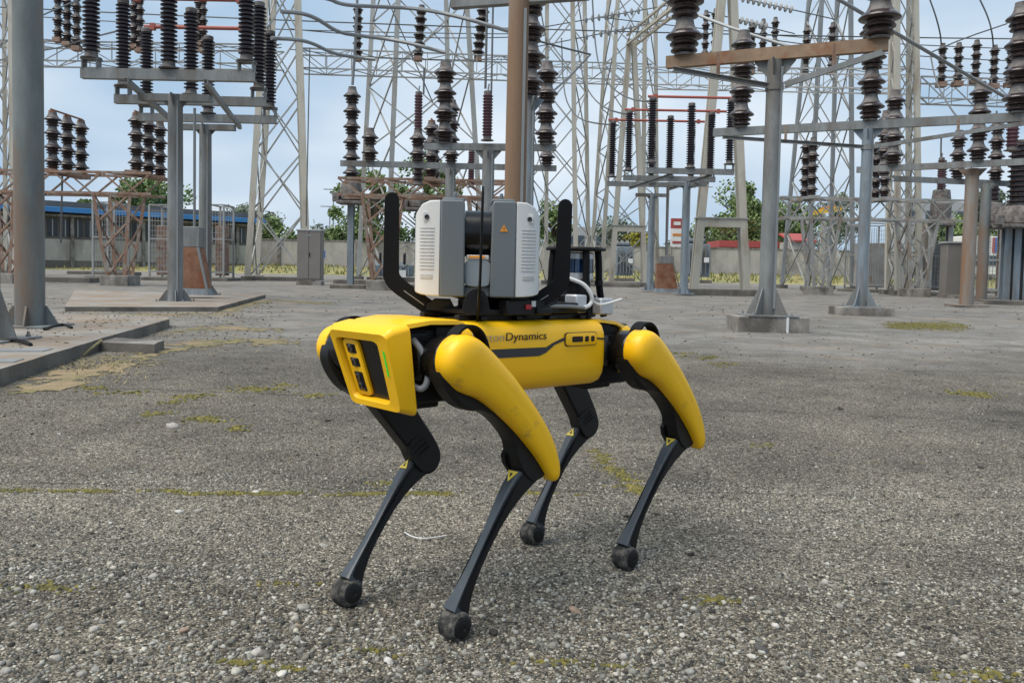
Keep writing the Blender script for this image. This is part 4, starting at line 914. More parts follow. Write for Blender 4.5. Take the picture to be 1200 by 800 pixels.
# slim arresters on the middle stands
def arrester(label, px, py0, py1, Y, w, parent=None, m='brown_smooth', sheds=14):
    p = at(px, py0, Y); h = (py0 - py1) / FOC * Y; t = thing('surge_arrester', label, 'arrester', tuple(p))
    rod_insulator(t, p, h, w, sheds, .78, m, capm='porcelain_cap'); b = MB(); b.tube([p + V((0, 0, h + .08)), p + V((.02, 0, h + .25))], .02, 8); b.build('terminal', 'alu', t); return t, p + V((0, 0, h + .2))
arrester('slim brown arrester standing on the beam left of the rusty pole', 571, 160, 112, 19.4, .25)
tq, _ = arrester('tall brown arrester with grey middle joint behind the guard arm', 490, 160, 112, 24, .25)
rod_insulator(tq, at(490, 213, 24), 1.25, .34, 8, .7, 'porcelain'); b = MB(); b.lathe([(.15, 0), (.15, .3)], Matrix.Translation(at(490, 175, 24)), 14); b.build('joint', 'porcelain_cap', tq)
arrester('short dark arrester beside the rusty pole behind the beam', 552, 216, 178, 26, .22)
arrester('dark purple bushing column at right photo edge behind the beams', 1186, 172, 110, 20.5, .30)
arrester('small brown arrester above the grey mesh enclosure', 1102, 222, 188, 30, .26)

# ------------------------------------------------------------------ three-phase disconnectors
def disconnector(label, beams, poles, zc, rodh, rodd, sheds, arms, sect=(.12, .17), rails=(.27, .72), pole_m='galv', rod_label=None):
    """beams: (pxL, pxR, py, Y); poles: (px, Y); arms: which beams carry red blades"""
    t = thing('disconnector', label, 'disconnector', (xat(poles[0][0], poles[0][1], 280), poles[0][1], 0))
    E = []
    for pl, pr, py, Y in beams:
        a, c = at(pl, py, Y), at(pr, py, Y); a.z = c.z = zc; E.append((a, c)); piece('beam', a, c, sect[0], sect[1], 'galv', t, 'channel')
        for k, x in enumerate((.055, .5, .945)):
            q = a.lerp(c, x); dirv = (c - a).normalized(); z0 = zc + sect[1] / 2
            if k != 1:
                b = MB(); s = dirv * .12
                for e in (q - s, q + s): b.box((e.x, e.y, z0 + .07), (.02, .16, .14))
                b.box((q.x, q.y, z0 + .145), (.30, .18, .02)); b.build('insulator_seat', 'galv', t)
                zz = z0 + .26
            else: zz = z0 + .12
            rod_insulator(t, V((q.x, q.y, zz)), rodh, rodd, sheds, .62)
    for f in rails:
        a = E[0][0].lerp(E[0][1], f); c = E[-1][0].lerp(E[-1][1], f); dv = (c - a).normalized()
        piece('rail', V((a.x, a.y, zc - sect[1] / 2 - .05)) - dv * .2, V((c.x, c.y, zc - sect[1] / 2 - .05)) + dv * .25, .07, .09, 'lattice_dark', t, 'channel')
    for px, Y in poles:
        x = xat(px, Y, 280); base = V((x, Y, .05)); pole(t, base, zc - sect[1] / 2 - .12 - base.z, .26, pole_m, head=.1, fin_h=.22, fin_r=.16)
        k = min(range(len(E)), key=lambda i: abs(E[i][0].y - Y)); dirv = (E[k][1] - E[k][0]).normalized()
        b = MB(); b.bar(V((x, Y, zc - sect[1] / 2 - .17)) - dirv * .62, V((x, Y, zc - sect[1] / 2 - .17)) + dirv * .62, .16, .12); b.build('head_beam', 'galv', t)
    for i, x0, x1 in arms:
        a, c = E[i]; q0, q1 = a.lerp(c, x0), a.lerp(c, x1); zt = zc + sect[1] / 2 + .26 + rodh + .12
        b = MB(); b.tube([V((q0.x, q0.y, zt)), V((q1.x, q1.y, zt))], .042, 10); b.build('red_blade', 'red_bar', t)
        for q in (q0.lerp(q1, .08), q0.lerp(q1, .92)): b = MB(); b.box((q.x, q.y, zt), (.10, .10, .14)); b.build('blade_clamp', 'red_bar', t)
    return t, E
tF, EF = disconnector('large grey three-beam disconnector on two pipe poles at left with dark ribbed insulators', [(96, 300, 101, 13.7), (135, 313, 128, 15.8), (163, 325, 148, 17.7)], [(205.5, 14.3), (240.5, 17.3)], 3.84, 1.45, .27, 21, [(1, .08, .88), (2, .04, .80)])
tG, EG = disconnector('grey three-beam disconnector with thin red bars in the middle distance', [(757, 860, 201, 25.2), (730, 838, 209, 27.3), (711, 815, 217, 29.2)], [(803, 26.5), (763, 30.5)], 3.84, 1.78, .27, 25, [(0, .0, 1.1), (1, .0, 1.1), (2, .0, 1.1)], pole_m='galv_blue')
# operating boxes and rods on those poles
def drive_box(label, px, Y, w, pyt, pym, pyb, rodtop):
    x = xat(px, Y, 300); t = thing('drive_box', label, 'drive box', (x, Y, 0)); zt, zm, zb_ = at(px, pyt, Y).z, at(px, pym, Y).z, max(.05, at(px, pyb, Y).z)
    b = MB(); b.box((x - .03, Y, (zt + zm) / 2), (w * .62, .3, zt - zm)); b.build('gearbox', 'galv', t, 30, .012)
    b = MB(); b.loft([[V((x - w / 2, Y - .17, zm)), V((x + w * .22, Y - .17, zm)), V((x + w * .22, Y + .17, zm)), V((x - w / 2, Y + .17, zm))], [V((x - w / 2, Y - .17, zb_ + .12)), V((x + w * .5, Y - .17, zb_ + .12)), V((x + w * .5, Y + .17, zb_ + .12)), V((x - w / 2, Y + .17, zb_ + .12))]]); b.build('rusty_plate', 'rust_red', t)
    b = MB(); b.loft([[V((x - w / 2, Y - .175, zb_ + .118)), V((x + w * .5, Y - .175, zb_ + .118)), V((x + w * .5, Y + .175, zb_ + .118)), V((x - w / 2, Y + .175, zb_ + .118))], [V((x - w / 2 - .04, Y - .2, zb_)), V((x + w * .6, Y - .2, zb_)), V((x + w * .6, Y + .2, zb_)), V((x - w / 2 - .04, Y + .2, zb_))]]); b.build('foot', 'galv_blue', t)
    piece('side_brace', V((x + w * .24, Y - .2, zm)), V((x + w * .62, Y - .2, zb_)), .04, .04, 'lattice_dark', t)
    b = MB(); b.tube([V((x - .02, Y, zt)), V((x - .02, Y, rodtop))], .028, 8); b.build('drive_rod', 'lattice_dark', t); return t
drive_box('grey drive box above a rusty sloped plate between the two left disconnector poles', 229, 15.8, .52, 266, 290, 345, 3.7)
drive_box('small grey drive box above a rusty plate under the middle disconnector', 782, 28.5, .75, 300, 309, 345, 3.7)

# ------------------------------------------------------------------ big pipe pole at far left, and the neighbour whose fin reaches into view
for px, py, Y, d, h, lab in ((35, 0, 7.9, .262, 8.0, 'thick grey pipe column with rust stains at far left'), (-22, 0, 6.45, .26, 8.0, 'grey column at the left photo edge of which only a sloping fin shows')):
    x = xat(px, Y, 350); t = thing('steel_column', lab, 'column', (x, Y, .1)); pole(t, V((x, Y, .1)), h, d, 'galv_rusty' if px > 0 else 'galv', fins=4 if px > 0 else 2, fin_h=.20 if px > 0 else .42, fin_r=.13 if px > 0 else .16, rot=.3 if px > 0 else 0, taper=1)
b = MB(); b.tube(smooth_line([ground(52, 386, .11), ground(66, 381, .13), ground(76, 380, .13), ground(84, 384, .11)]), .014, 6); tag(b.build('pipe_stub', 'black', None), 'black bent cable end beside the foot of the thick left column', 'cable')
b = MB(); b.tube(smooth_line([ground(-10, 399, .11), ground(18, 398, .12), ground(30, 401, .12), ground(36, 404, .11)]), .016, 6); tag(b.build('pipe_stub', 'black', None), 'black cable lying on the platform at the left photo edge', 'cable')

# ------------------------------------------------------------------ lattice work
def lattice(t, B, T, levels, legw, brw, m, bm=None, horiz=True, cross=True, legprof='angle', faces=(0, 1, 2, 3), grow=1.0):
    """B, T: four corner points at foot and top"""
    B = [V(p) for p in B]; T = [V(p) for p in T]; bm = bm or m
    for a, c in zip(B, T): piece('leg', a, c, legw, legw, m, t, legprof)
    ss = [((i / levels) ** grow) for i in range(levels + 1)]
    for fi in faces:
        a0, b0, a1, b1 = B[fi], B[(fi + 1) % 4], T[fi], T[(fi + 1) % 4]
        for i in range(levels):
            s0, s1 = ss[i], ss[i + 1]; p, q, r, s = a0.lerp(a1, s0), b0.lerp(b1, s0), a0.lerp(a1, s1), b0.lerp(b1, s1)
            piece('brace', p, s, brw, brw, bm, t, 'angle')
            if cross: piece('brace', q, r, brw, brw, bm, t, 'angle')
            if horiz and i and i % horiz == 0: piece('brace', p, q, brw, brw, bm, t, 'angle')
def tower(label, Yf, Yb, base_f, base_b, top_f, top_b, ztop, levels, legw, brw, m='lattice', bm=None, foot=True, horiz=0, z0=.15, grow=1.0, group=None):
    """legs given by the columns of the photograph they pass: base (py 325) and py 0, for front and back pair"""
    def leg(pb, pt, Y):
        p = at(pb, 325, Y); q = at(pt, 0, Y); s = (q.x - p.x) / (q.z - p.z); return V((p.x + s * (z0 - p.z), Y, z0)), V((p.x + s * (ztop - p.z), Y, ztop))
    L_ = [leg(base_f[0], top_f[0], Yf), leg(base_f[1], top_f[1], Yf), leg(base_b[1], top_b[1], Yb), leg(base_b[0], top_b[0], Yb)]
    c = sum((l[0] for l in L_), V()) / 4; t = thing('lattice_tower', label, 'lattice tower', (c.x, c.y, 0), group)
    lattice(t, [l[0] for l in L_], [l[1] for l in L_], levels, legw, brw, m, bm, horiz, grow=grow)
    if foot:
        for l in L_: b = MB(); b.box((l[0].x, l[0].y, .08), (.5, .5, .22)); b.build('footing', 'concrete_dark', t)
    return t, [l[1] for l in L_]
T1, _ = tower('pale lattice tower standing behind the grey cabinet', 36, 38.6, (291, 361), (301, 358), (312, 350), (322, 349), 15.5, 6, .28, .06, 'cream', 'lattice', grow=.92)
T2, _ = tower('wide lattice tower rising left of the rusty middle pole', 40, 44, (454, 567), (420, 530), (467, 547), (438, 523), 17, 5, .24, .065, 'lattice', 'lattice')
T3, _ = tower('lattice tower with paired legs just right of the rusty middle pole', 38, 42, (622, 675), (640, 690), (624, 671), (641, 685), 17, 7, .2, .06, 'cream', 'lattice')
T4, _ = tower('lattice tower leaning inwards left of the girder frames', 42, 46, (705, 753), (692, 770), (724, 756), (713, 768), 17, 7, .2, .06, 'cream', 'lattice')
T7, _ = tower('grey lattice tower behind the left end of the rusty beam', 40, 44, (946, 999), (917, 972), (963, 997), (948, 981), 17, 6, .18, .06, 'lattice_dark', 'lattice')
T8, _ = tower('narrow upright lattice tower with brown leg right of the rusty beam', 33, 34.2, (1052, 1077), (1040, 1064), (1051, 1073), (1046, 1066), 15, 10, .19, .05, 'cream', 'lattice')
T9, _ = tower('pale lattice tower at the left photo edge behind the thick column', 36, 38.5, (-22, 17), (-34, 8), (-10, 13), (-20, 6), 15.5, 7, .2, .055, 'cream', 'lattice')

def a_frame(label, Y, xl, xr, yb, xa, ya, tie, legw, m='cream'):
    """two leaning channel legs with a tie plate; returns the apex"""
    L0, R0 = ground(xl, yb, .25), ground(xr, yb, .25); L0 = V((xat(xl, Y, yb), Y, .2)); R0 = V((xat(xr, Y, yb), Y, .2)); ap = at(xa, ya, Y)
    t = thing('steel_portal', label, 'steel frame', ((L0.x + R0.x) / 2, Y, 0))
    for e, s in ((L0, -1), (R0, 1)):
        for dy in (-.16, .16): piece('leg', e + V((0, dy, 0)), ap + V((s * .10, dy, 0)), legw, .10, m, t, 'channel')
    z = at(xl, tie, Y).z; f = (z - .2) / (ap.z - .2); a, c = L0.lerp(ap, f), R0.lerp(ap, f)
    b = MB(); b.box(((a.x + c.x) / 2, Y - .18, z), (c.x - a.x + .25, .05, .28)); b.build('tie_plate', m, t); b = MB(); b.box(((a.x + c.x) / 2, Y, z + .16), (c.x - a.x + .35, .5, .04)); b.build('tie_cap', 'stand_grey', t)
    b = MB(); b.box(((L0.x + R0.x) / 2, Y, .10), (R0.x - L0.x + .9, .9, .22)); b.build('footing', 'concrete_dark', t, 30, .02)
    return t, ap
A6, ap6 = a_frame('cream A-shaped steel frame standing left of the rusty-beam stand', 27.5, 813, 873, 343, 853, -44, 261, .24)
A5, ap5 = a_frame('smaller cream A-shaped steel frame holding the far end of the sloping girder', 40, 716, 756, 332, 740, 47, 268, .22)
gd = thing('girder', 'cream box girder running from the small frame up to the near frame', 'girder', tuple(ap5))
for o_ in ((-.22, -.22), (.22, -.22), (-.22, .22), (.22, .22)): piece('chord', ap5 + V((o_[0], 0, o_[1])), ap6 + V((o_[0], 0, o_[1])), .10, .10, 'cream', gd, 'angle')
for i in range(16):
    s0, s1 = i / 16, (i + 1) / 16; k = 1 if i % 2 else -1
    for x in (-.22, .22): piece('brace', ap5.lerp(ap6, s0) + V((x, 0, .22 * k)), ap5.lerp(ap6, s1) + V((x, 0, -.22 * k)), .05, .05, 'cream', gd, 'angle')
    piece('brace', ap5.lerp(ap6, s0) + V((.22 * k, 0, -.22)), ap5.lerp(ap6, s1) + V((-.22 * k, 0, -.22)), .05, .05, 'cream', gd, 'angle')

def truss(label, p0, p1, w, h, n, cw, bw, m, bm=None, vert=True, name='gantry_beam', cat='gantry beam', t=None):
    p0, p1 = V(p0), V(p1); d = (p1 - p0).normalized(); s = V((-d.y, d.x, 0)).normalized() * (w / 2); t = t or thing(name, label, cat, tuple(p0)); bm = bm or m
    C4 = [(s + V((0, 0, h / 2))), (-s + V((0, 0, h / 2))), (-s - V((0, 0, h / 2))), (s - V((0, 0, h / 2)))]
    for c in C4: piece('chord', p0 + c, p1 + c, cw, cw, m, t, 'angle')
    for i in range(n):
        a, c = p0.lerp(p1, i / n), p0.lerp(p1, (i + 1) / n)
        for u, v in ((0, 3), (1, 2)):
            q, r = (u, v) if i % 2 == 0 else (v, u); piece('brace', a + C4[q], c + C4[r], bw, bw, bm, t, 'angle')
            if vert: piece('brace', a + C4[u], a + C4[v], bw, bw, bm, t, 'angle')
        q, r = (0, 1) if i % 2 else (1, 0); piece('brace', a + C4[q], c + C4[r], bw, bw, bm, t, 'angle'); q, r = (3, 2) if i % 2 else (2, 3); piece('brace', a + C4[q], c + C4[r], bw, bw, bm, t, 'angle')
    return t
def ztruss(label, x0, y0, x1, y1, Y0, Y1, **k):
    return truss(label, at(x0, y0, Y0), at(x1, y1, Y1), **k)
kw = dict(w=1.2, h=.85, n=10, cw=.06, bw=.036, m='lattice')
ztruss('lattice gantry beam high up behind the thick left column', -60, 62, 330, 68, 37, 38, **kw)
ztruss('lattice gantry beam high up between the cabinet tower and the rusty pole', 352, 72, 640, 82, 37, 39, **kw)
ztruss('lattice gantry beam high up right of the rusty middle pole', 620, 84, 760, 88, 44, 45, **dict(kw, n=6))
ztruss('lattice gantry beam high up under the rusty beam', 762, 92, 1062, 96, 42, 36, **kw)
ztruss('lattice gantry beam high up at the right photo edge', 1070, 106, 1260, 112, 34, 34, **dict(kw, n=7))

# post insulators standing on the gantries
def post_group(label, spots, Y, n, d, h, group=None, seg=12, rust=False, tilt=(0, 0, 1)):
    for i, (px, py) in enumerate(spots):
        p = at(px, py, Y + (i * .0)); t = thing('post_insulator', label[i] if isinstance(label, list) else label, 'insulator', tuple(p), group); bell_stack(t, p, n, d, h, seg=seg, rust_top=rust, axis=tilt)
        b = MB(); b.box((p.x, p.y, p.z - .12), (.34, .34, .2)); b.build('seat', 'rust_iron', t)
post_group(['leftmost of three bell insulators on the gantry beside the thick left column', 'middle one of three bell insulators on the gantry beside the thick left column', 'rightmost of three bell insulators on the gantry beside the thick left column'], [(68, 44), (79, 49), (90, 54)], 36, 6, .46, .48)
post_group(['left one of the gantry bell insulators hidden behind the left disconnector', 'right one of the gantry bell insulators hidden behind the left disconnector'], [(157, 52), (164, 56)], 36, 6, .44, .46)
post_group(['left one of two gantry insulators seen between the left disconnector\'s red bars', 'right one of two gantry insulators seen between the left disconnector\'s red bars'], [(233, 48), (238, 56)], 36, 6, .42, .46)
post_group('bell insulator on the gantry, first right of the pale tower', [(419, 66)], 37, 6, .48, .37, tilt=(0, 0, 1))
post_group('slightly leaning bell insulator on the gantry in front of the wide tower', [(490, 66)], 37.5, 6, .58, .37, tilt=(.06, 0, 1))
post_group('leaning bell insulator on the gantry nearest the rusty middle pole', [(560, 66)], 38, 6, .62, .37, tilt=(.10, 0, 1))
post_group(['first of five bell insulators on the right gantry, counted from the brown-legged tower', 'second of five bell insulators on the right gantry, counted from the brown-legged tower', 'third of five bell insulators on the right gantry, counted from the brown-legged tower', 'fourth of five bell insulators on the right gantry, counted from the brown-legged tower', 'fifth of five bell insulators on the right gantry, counted from the brown-legged tower'], [(1103, 96), (1122, 95), (1143, 92), (1164, 98), (1183, 96)], 33.5, 4, .42, .37)
post_group(['first of seven small dark insulators above the rusty beam, counted from the left', 'second of seven small dark insulators above the rusty beam, counted from the left', 'third of seven small dark insulators above the rusty beam, counted from the left', 'fourth of seven small dark insulators above the rusty beam, counted from the left', 'fifth of seven small dark insulators above the rusty beam, counted from the left', 'sixth of seven small dark insulators above the rusty beam, counted from the left', 'seventh of seven small dark insulators above the rusty beam, counted from the left'], [(826, 68), (837, 66), (880, 82), (893, 78), (907, 76), (944, 86), (974, 82)], 40, 5, .42, .44)

# ------------------------------------------------------------------ low lattice stands with stacked insulators
def low_stand(label, px0, px1, py, Y0, Y1, cols, m, h=.62, n=8, groups=(), nb=4, du=.50, hu=.42, rust=True, arm=None, ext=.8):
    p0, p1 = at(px0, py, Y0), at(px1, py, Y1); z = (p0.z + p1.z) / 2; p0.z = p1.z = z
    t = thing('lattice_stand', label, 'lattice stand', (p0.x, p0.y, 0)); truss(None, p0, p1, 1.0, h, n, .075, .05, m, t=t, vert=False)
    for px in cols:
        i = min((abs_(px, p0.lerp(p1, k / 100)), k) for k in range(101))[1]; c = p0.lerp(p1, i / 100); zt = z - h / 2
        B = [V((c.x - .26, c.y - .26, .3)), V((c.x + .26, c.y - .26, .3)), V((c.x + .26, c.y + .26, .3)), V((c.x - .26, c.y + .26, .3))]; T = [V((c.x - .55, c.y - .5, zt)), V((c.x + .55, c.y - .5, zt)), V((c.x + .55, c.y + .5, zt)), V((c.x - .55, c.y + .5, zt))]
        lattice(t, B, T, 3, .10, .06, m, horiz=0, cross=False)
        b = MB(); b.box((c.x, c.y, .14), (.85, .85, .34)); b.build('footing', 'concrete', t, 30, .015)
    for px, py_, k in groups:
        q = at(px, py_, (Y0 + Y1) / 2); q.z = z + h / 2 + .12
        b = MB(); b.box((q.x, q.y + .75, z + h / 2 + .05), (.36, 2.3, .10)); b.build('cross_plate', m, t)
        for j in range(k): bell_stack(t, V((q.x + .02 * j, q.y + j * .78, q.z + .02)), nb, du, hu, rust_top=rust, seg=14)
        if rust and k > 1:
            zt = q.z + nb * hu + .10; b = MB(); b.tube([V((q.x, q.y - .1, zt)), V((q.x + .02 * (k - 1), q.y + (k - 1) * .78 + .1, zt))], .03, 8); b.build('busbar', 'rust_red', t)
    return t
low_stand('rusty low lattice stand with two triple insulator groups at left', -40, 186, 215, 25, 25, [8, 140], 'rust_iron', groups=((62, 200, 3), (160, 203, 3)))
low_stand('rusty brown low lattice stand behind the left guard arm', 400, 596, 222, 25.5, 25.5, [449, 570], 'rust_iron', h=.5, groups=((505, 205, 2),), nb=4)
low_stand('pale grey low lattice stand with two columns at right', 908, 1125, 246, 31, 31, [962, 1076], 'stand_grey', h=.75, n=10, groups=((951, 228, 2), (1036, 228, 2)), rust=False, nb=5, du=.48, hu=.42)

# ------------------------------------------------------------------ transformers, cabinets, enclosures
def inst_transformer(label, px, Y, w, py_t, py_h, py_b, legs, m='galv_blue', stack=None, rod=None):
    x = xat(px, Y, 280); t = thing('instrument_transformer', label, 'transformer', (x, Y, 0)); zt, zh, zb_ = at(px, py_t, Y).z, at(px, py_h, Y).z, max(.12, at(px, py_b, Y).z)
    b = MB(); b.lathe([(w * .36, zh), (w * .50, zh + .04), (w * .52, (zh + zt) / 2), (w * .42, zt - .03), (w * .3, zt)], Matrix.Translation((x, Y, 0)), 16); b.build('tank', 'porcelain_cap', t)
    b = MB(); b.box((x, Y, zh - .05), (w * 1.15, w * 1.1, .10)); b.box((x - w * .62, Y - w * .3, zh + .12), (.22, .2, .3)); b.build('tank_base', 'porcelain_cap', t, 30, .02)
    for dx in legs: piece('leg', V((x + dx, Y, .12)), V((x + dx, Y, zh - .1)), .20, .20, m, t, 'beam', up=(0, 1, 0))
    b = MB(); b.box((x, Y, .06), (max(1.0, w * 1.6), 1.0, .14)); b.build('footing', 'concrete_dark', t, 30, .02)
    if stack: bell_stack(t, V((x, Y, zt)), *stack, seg=16)
    if rod: rod_insulator(t, V((x, Y, zt + .08)), *rod)
    return t
tt = inst_transformer('instrument transformer with five-bell insulator on a blue-grey post left of the guard arm', 411, 27, .72, 212, 236, 326, (0.0,), stack=(6, .58, .50))
inst_transformer('dark brown bushing transformer on blue-grey legs at the right photo edge', 1191, 24, 1.2, 242, 264, 342, (-.28, .0, .3), rod=(1.75, .62, 12, .72, 'porcelain'))
inst_transformer('small transformer head above the mesh enclosure right of the grey stand', 1101, 33, .75, 222, 262, 338, (-.4, .4), m='stand_grey', rod=(1.0, .36, 9, .7, 'brown_smooth'))
inst_transformer('transformer with dark bushing behind the two brown far-right poles', 1163, 29, .7, 238, 262, 338, (-.3, .35), m='rust_iron', rod=(2.6, .36, 16, .7, 'porcelain_slim'))
inst_transformer('blue-grey transformer post hidden behind the scanner\'s left cover', 490, 29, .72, 226, 244, 328, (0,))

cb = thing('control_cabinet', 'tall brown-grey control cabinet in front of the pale lattice tower', 'cabinet', (xat(362, 30, 330), 30, 0)); x = xat(362, 30, 300); zt = at(362, 269, 30).z; w = 28 / FOC * 30
b = MB(); b.box((x, 30.25, (zt + .15) / 2 + .02), (w, .5, zt - .17)); body_ = b.build('case', 'cabinet', cb, 30, .012)
b = MB(); b.box((x, 30.25, zt - .02), (w + .06, .58, .06)); b.build('roof', 'grey_paint', cb, 30, .01)
b = MB(); b.box((x, 30.25, .06), (w + .04, .54, .16)); b.build('plinth', 'concrete', cb, 30, .01)
for s_ in (-1, 1): b = MB(); b.box((x + s_ * w * .245, 29.99, (zt + .15) / 2 + .02), (w * .46, .02, zt - .30)); d_ = b.build('door', 'cabinet', cb, 30, .004)
b = MB(); b.box((x + .03, 29.97, (zt) / 2 + .1), (.02, .04, .16)); b.build('handle', 'black', cb)
b = MB(); b.box((x, 29.975, zt - .22), (.16, .006, .06)); b.build('nameplate', 'alu', cb)
sg = box_obj('notice_plate', (xat(378, 34, 300), 34, at(378, 298, 34).z), (.22, .04, .30), 'blue_paint'); tag(sg, 'small blue notice plate just right of the control cabinet', 'sign')
gc_ = thing('control_cabinet', 'olive-grey cabinet left of the brown far-right pole', 'cabinet', (xat(1116, 30, 330), 30, 0)); x = xat(1118, 30, 330)
b = MB(); b.box((x, 30, 1.05), (.85, .5, 1.9)); b.build('case', 'cabinet', gc_, 30, .012); b = MB(); b.box((x, 30, 2.03), (.95, .6, .06)); b.build('roof', 'grey_paint', gc_); b = MB(); b.box((x, 30, .06), (.9, .56, .14)); b.build('plinth', 'concrete', gc_)
def cage(label, px0, px1, pyt, pyb, Y, dep, nv, m='mesh_fence', infill=None):
    x0, x1 = xat(px0, Y, 300), xat(px1, Y, 300); zt = at((px0 + px1) / 2, pyt, Y).z; t = thing('mesh_enclosure', label, 'enclosure', ((x0 + x1) / 2, Y, 0)); w = .07
    for x in (x0, x1):
        for y in (Y, Y + dep): piece('post', (x, y, .1), (x, y, zt), w, w, m, t)
    for z in (zt, zt * .55, .35):
        for y in (Y, Y + dep): piece('rail', (x0, y, z), (x1, y, z), w * .8, w * .8, m, t)
        for x in (x0, x1): piece('rail', (x, Y, z), (x, Y + dep, z), w * .8, w * .8, m, t)
    b = MB(); k = int((x1 - x0) / .11)
    for y in (Y, Y + dep):
        for i in range(1, k): x = x0 + (x1 - x0) * i / k; b.bar((x, y, .35), (x, y, zt * .93), .014, .014)
        for i in range(int(zt / .22)): b.bar((x0, y, .4 + i * .2), (x1, y, .4 + i * .2), .012, .012)
    o = b.build('mesh_panel', m, t, 0); o['kind'] = 'stuff'
    b = MB(); b.box(((x0 + x1) / 2, Y + dep / 2, .05), (x1 - x0 + .5, dep + .5, .16)); b.build('footing', 'concrete_dark', t, 30, .02)
    if infill:
        b = MB(); b.box(((x0 + x1) / 2, Y + dep * .55, zt * .40), ((x1 - x0) * .7, dep * .5, zt * .66)); b.build('apparatus', infill, t, 30, .03)
    return t
cage('grey mesh enclosure just left of the rusty stand\'s column', 109, 134, 237, 318, 33, 1.2, 0)
cage('grey mesh enclosure with rusty apparatus left of the front disconnector pole', 175, 199, 240, 320, 33, 1.2, 0, infill='rust_iron')
cage('grey mesh enclosure right of the rear disconnector pole', 246, 262, 240, 320, 34, 1.2, 0, infill='rust_iron')
cage('large mesh enclosure between the grey stand and the brown far-right pole', 1086, 1114, 262, 338, 33.5, 1.6, 0, infill='galv')
cage('mesh enclosure behind the brown far-right poles', 1156, 1172, 266, 338, 28, 1.2, 0)
cage('tall mesh enclosure behind the grey stand\'s right column', 1012, 1052, 262, 332, 37, 2.0, 0, infill='stand_grey')

def transformer_tank(label, px0, px1, pyt, pyb, Y, m='galv_blue'):
    x0, x1 = xat(px0, Y, 310), xat(px1, Y, 310); x = (x0 + x1) / 2; w = x1 - x0; zt = at(px0, pyt, Y).z; t = thing('power_transformer', label, 'transformer', (x, Y, 0))
    b = MB(); b.box((x, Y + .6, zt * .47 + .2), (w, 1.2, zt * .78)); b.build('tank', m, t, 30, .04)
    for i in range(6): b = MB(); b.box((x - w * .45 + i * w * .18, Y - .12, zt * .45 + .2), (.05, .25, zt * .6)); b.build('cooling_fin', m, t)
    b = MB(); b.lathe([(.1, -w * .5), (.22, -w * .48), (.22, w * .3), (.1, w * .32)], frame((x, Y + .6, zt * 1.02), (0, 0, 1), z=(1, 0, 0)), 16); b.build('conservator', m, t)
    for i in range(3): rod_insulator(t, V((x - w * .3 + i * w * .3, Y + .5, zt * .88 + .2)), .5, .2, 6, .6, 'porcelain')
    b = MB(); b.box((x + w * .3, Y - .26, zt * .55), (.35, .03, .35)); b.build('nameplate', 'white_paint', t)
    b = MB(); b.box((x, Y + .6, .1), (w + .3, 1.5, .22)); b.build('footing', 'concrete_dark', t); return t
transformer_tank('blue-grey power transformer tank in front of the far wall behind the cream frame', 806, 832, 282, 328, 58)
transformer_tank('blue-grey transformer hidden behind the small cream frame', 722, 742, 286, 330, 60)
transformer_tank('blue-grey transformer behind the left guard arm', 434, 482, 312, 328, 40)

# low concrete foundation blocks scattered under the switchgear
FB = [(8, 327, 22, 'dark concrete foundation beam behind the thick left column'), (75, 331, 30, 'long dark foundation block right of the thick left column'), (118, 322, 40, 'concrete footing strip beneath the mesh enclosure at left'), (318, 329, 36, 'long dark foundation beam below the pale lattice tower'), (420, 333, 30, 'dark foundation slab below the blue-grey transformer post'), (855, 328, 30, 'short dark foundation block between the cream frame\'s legs'), (955, 342, 9, 'low concrete block left of the grey stand column'), (1040, 337, 22, 'concrete block between the grey stand columns'), (985, 332, 40, 'far foundation strip under the grey lattice stand'), (700, 336, 50, 'long foundation beam behind the lidar cage'), (1195, 345, 30, 'dark foundation under the right photo edge transformer'), (1068, 342, 16, 'concrete bench-like block right of the blue-grey pipe stand')]
for px, py, hw, lab in FB:
    p = ground(px, py); w = 2 * hw / FOC * p.y; b = MB(); b.box((p.x, p.y + .4, .06), (w, .8, .24)); tag(b.build('foundation_block', 'concrete_dark', None, 30, .025), lab, 'concrete block')

# ------------------------------------------------------------------ far wall, sheds, trees, signs
wl = thing('perimeter_wall', 'weathered pale concrete wall along the back of the yard', 'wall', (10, 84, 0)); WX = [-80 + i * 4 for i in range(48)]
for i, x in enumerate(WX):
    y = 84.0 + (x < -28) * 0; b = MB(); b.box((x + 2, y, 1.85), (3.78, .22, 2.7)); b.build('panel', 'wall_plaster', wl); b = MB(); b.box((x, y - .05, 1.95), (.32, .4, 2.95)); b.build('post', 'concrete', wl)
    if i % 1 == 0: b = MB(); b.box((x + 2, y, 3.27), (3.9, .34, .12)); b.build('coping', 'concrete', wl)
sh = thing('industrial_shed', 'long low shed with blue roof edge and dark windows at left', 'building', (-35, 66, 0))
sA, sB = V((at(-60, 300, 60).x, 60, 0)), V((at(300, 300, 76).x, 76, 0)); sd_ = (sB - sA); sl = sd_.length; sd_.normalize(); sn = V((sd_.y, -sd_.x, 0)); sn = sn if sn.y < 0 else -sn
SHM = frame(sA, sd_, y=-sn)      # x along, y inwards, z up
zr = at(70, 242, 64).z
b = MB(); b.box((sl / 2, 4, 1.05), (sl, 8, 2.7), SHM); b.build('lower_wall', 'wall_plaster', sh)
b = MB(); b.box((sl / 2, 4, .35), (sl + .02, 8.06, .72), SHM); b.build('plinth', 'wall_dark', sh)
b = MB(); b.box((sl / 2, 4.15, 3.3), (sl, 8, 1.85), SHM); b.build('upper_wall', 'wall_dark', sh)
b = MB(); b.box((sl / 2, 3.9, 4.25), (sl + .4, 8.6, .16), SHM); b.build('ledge', 'concrete', sh)
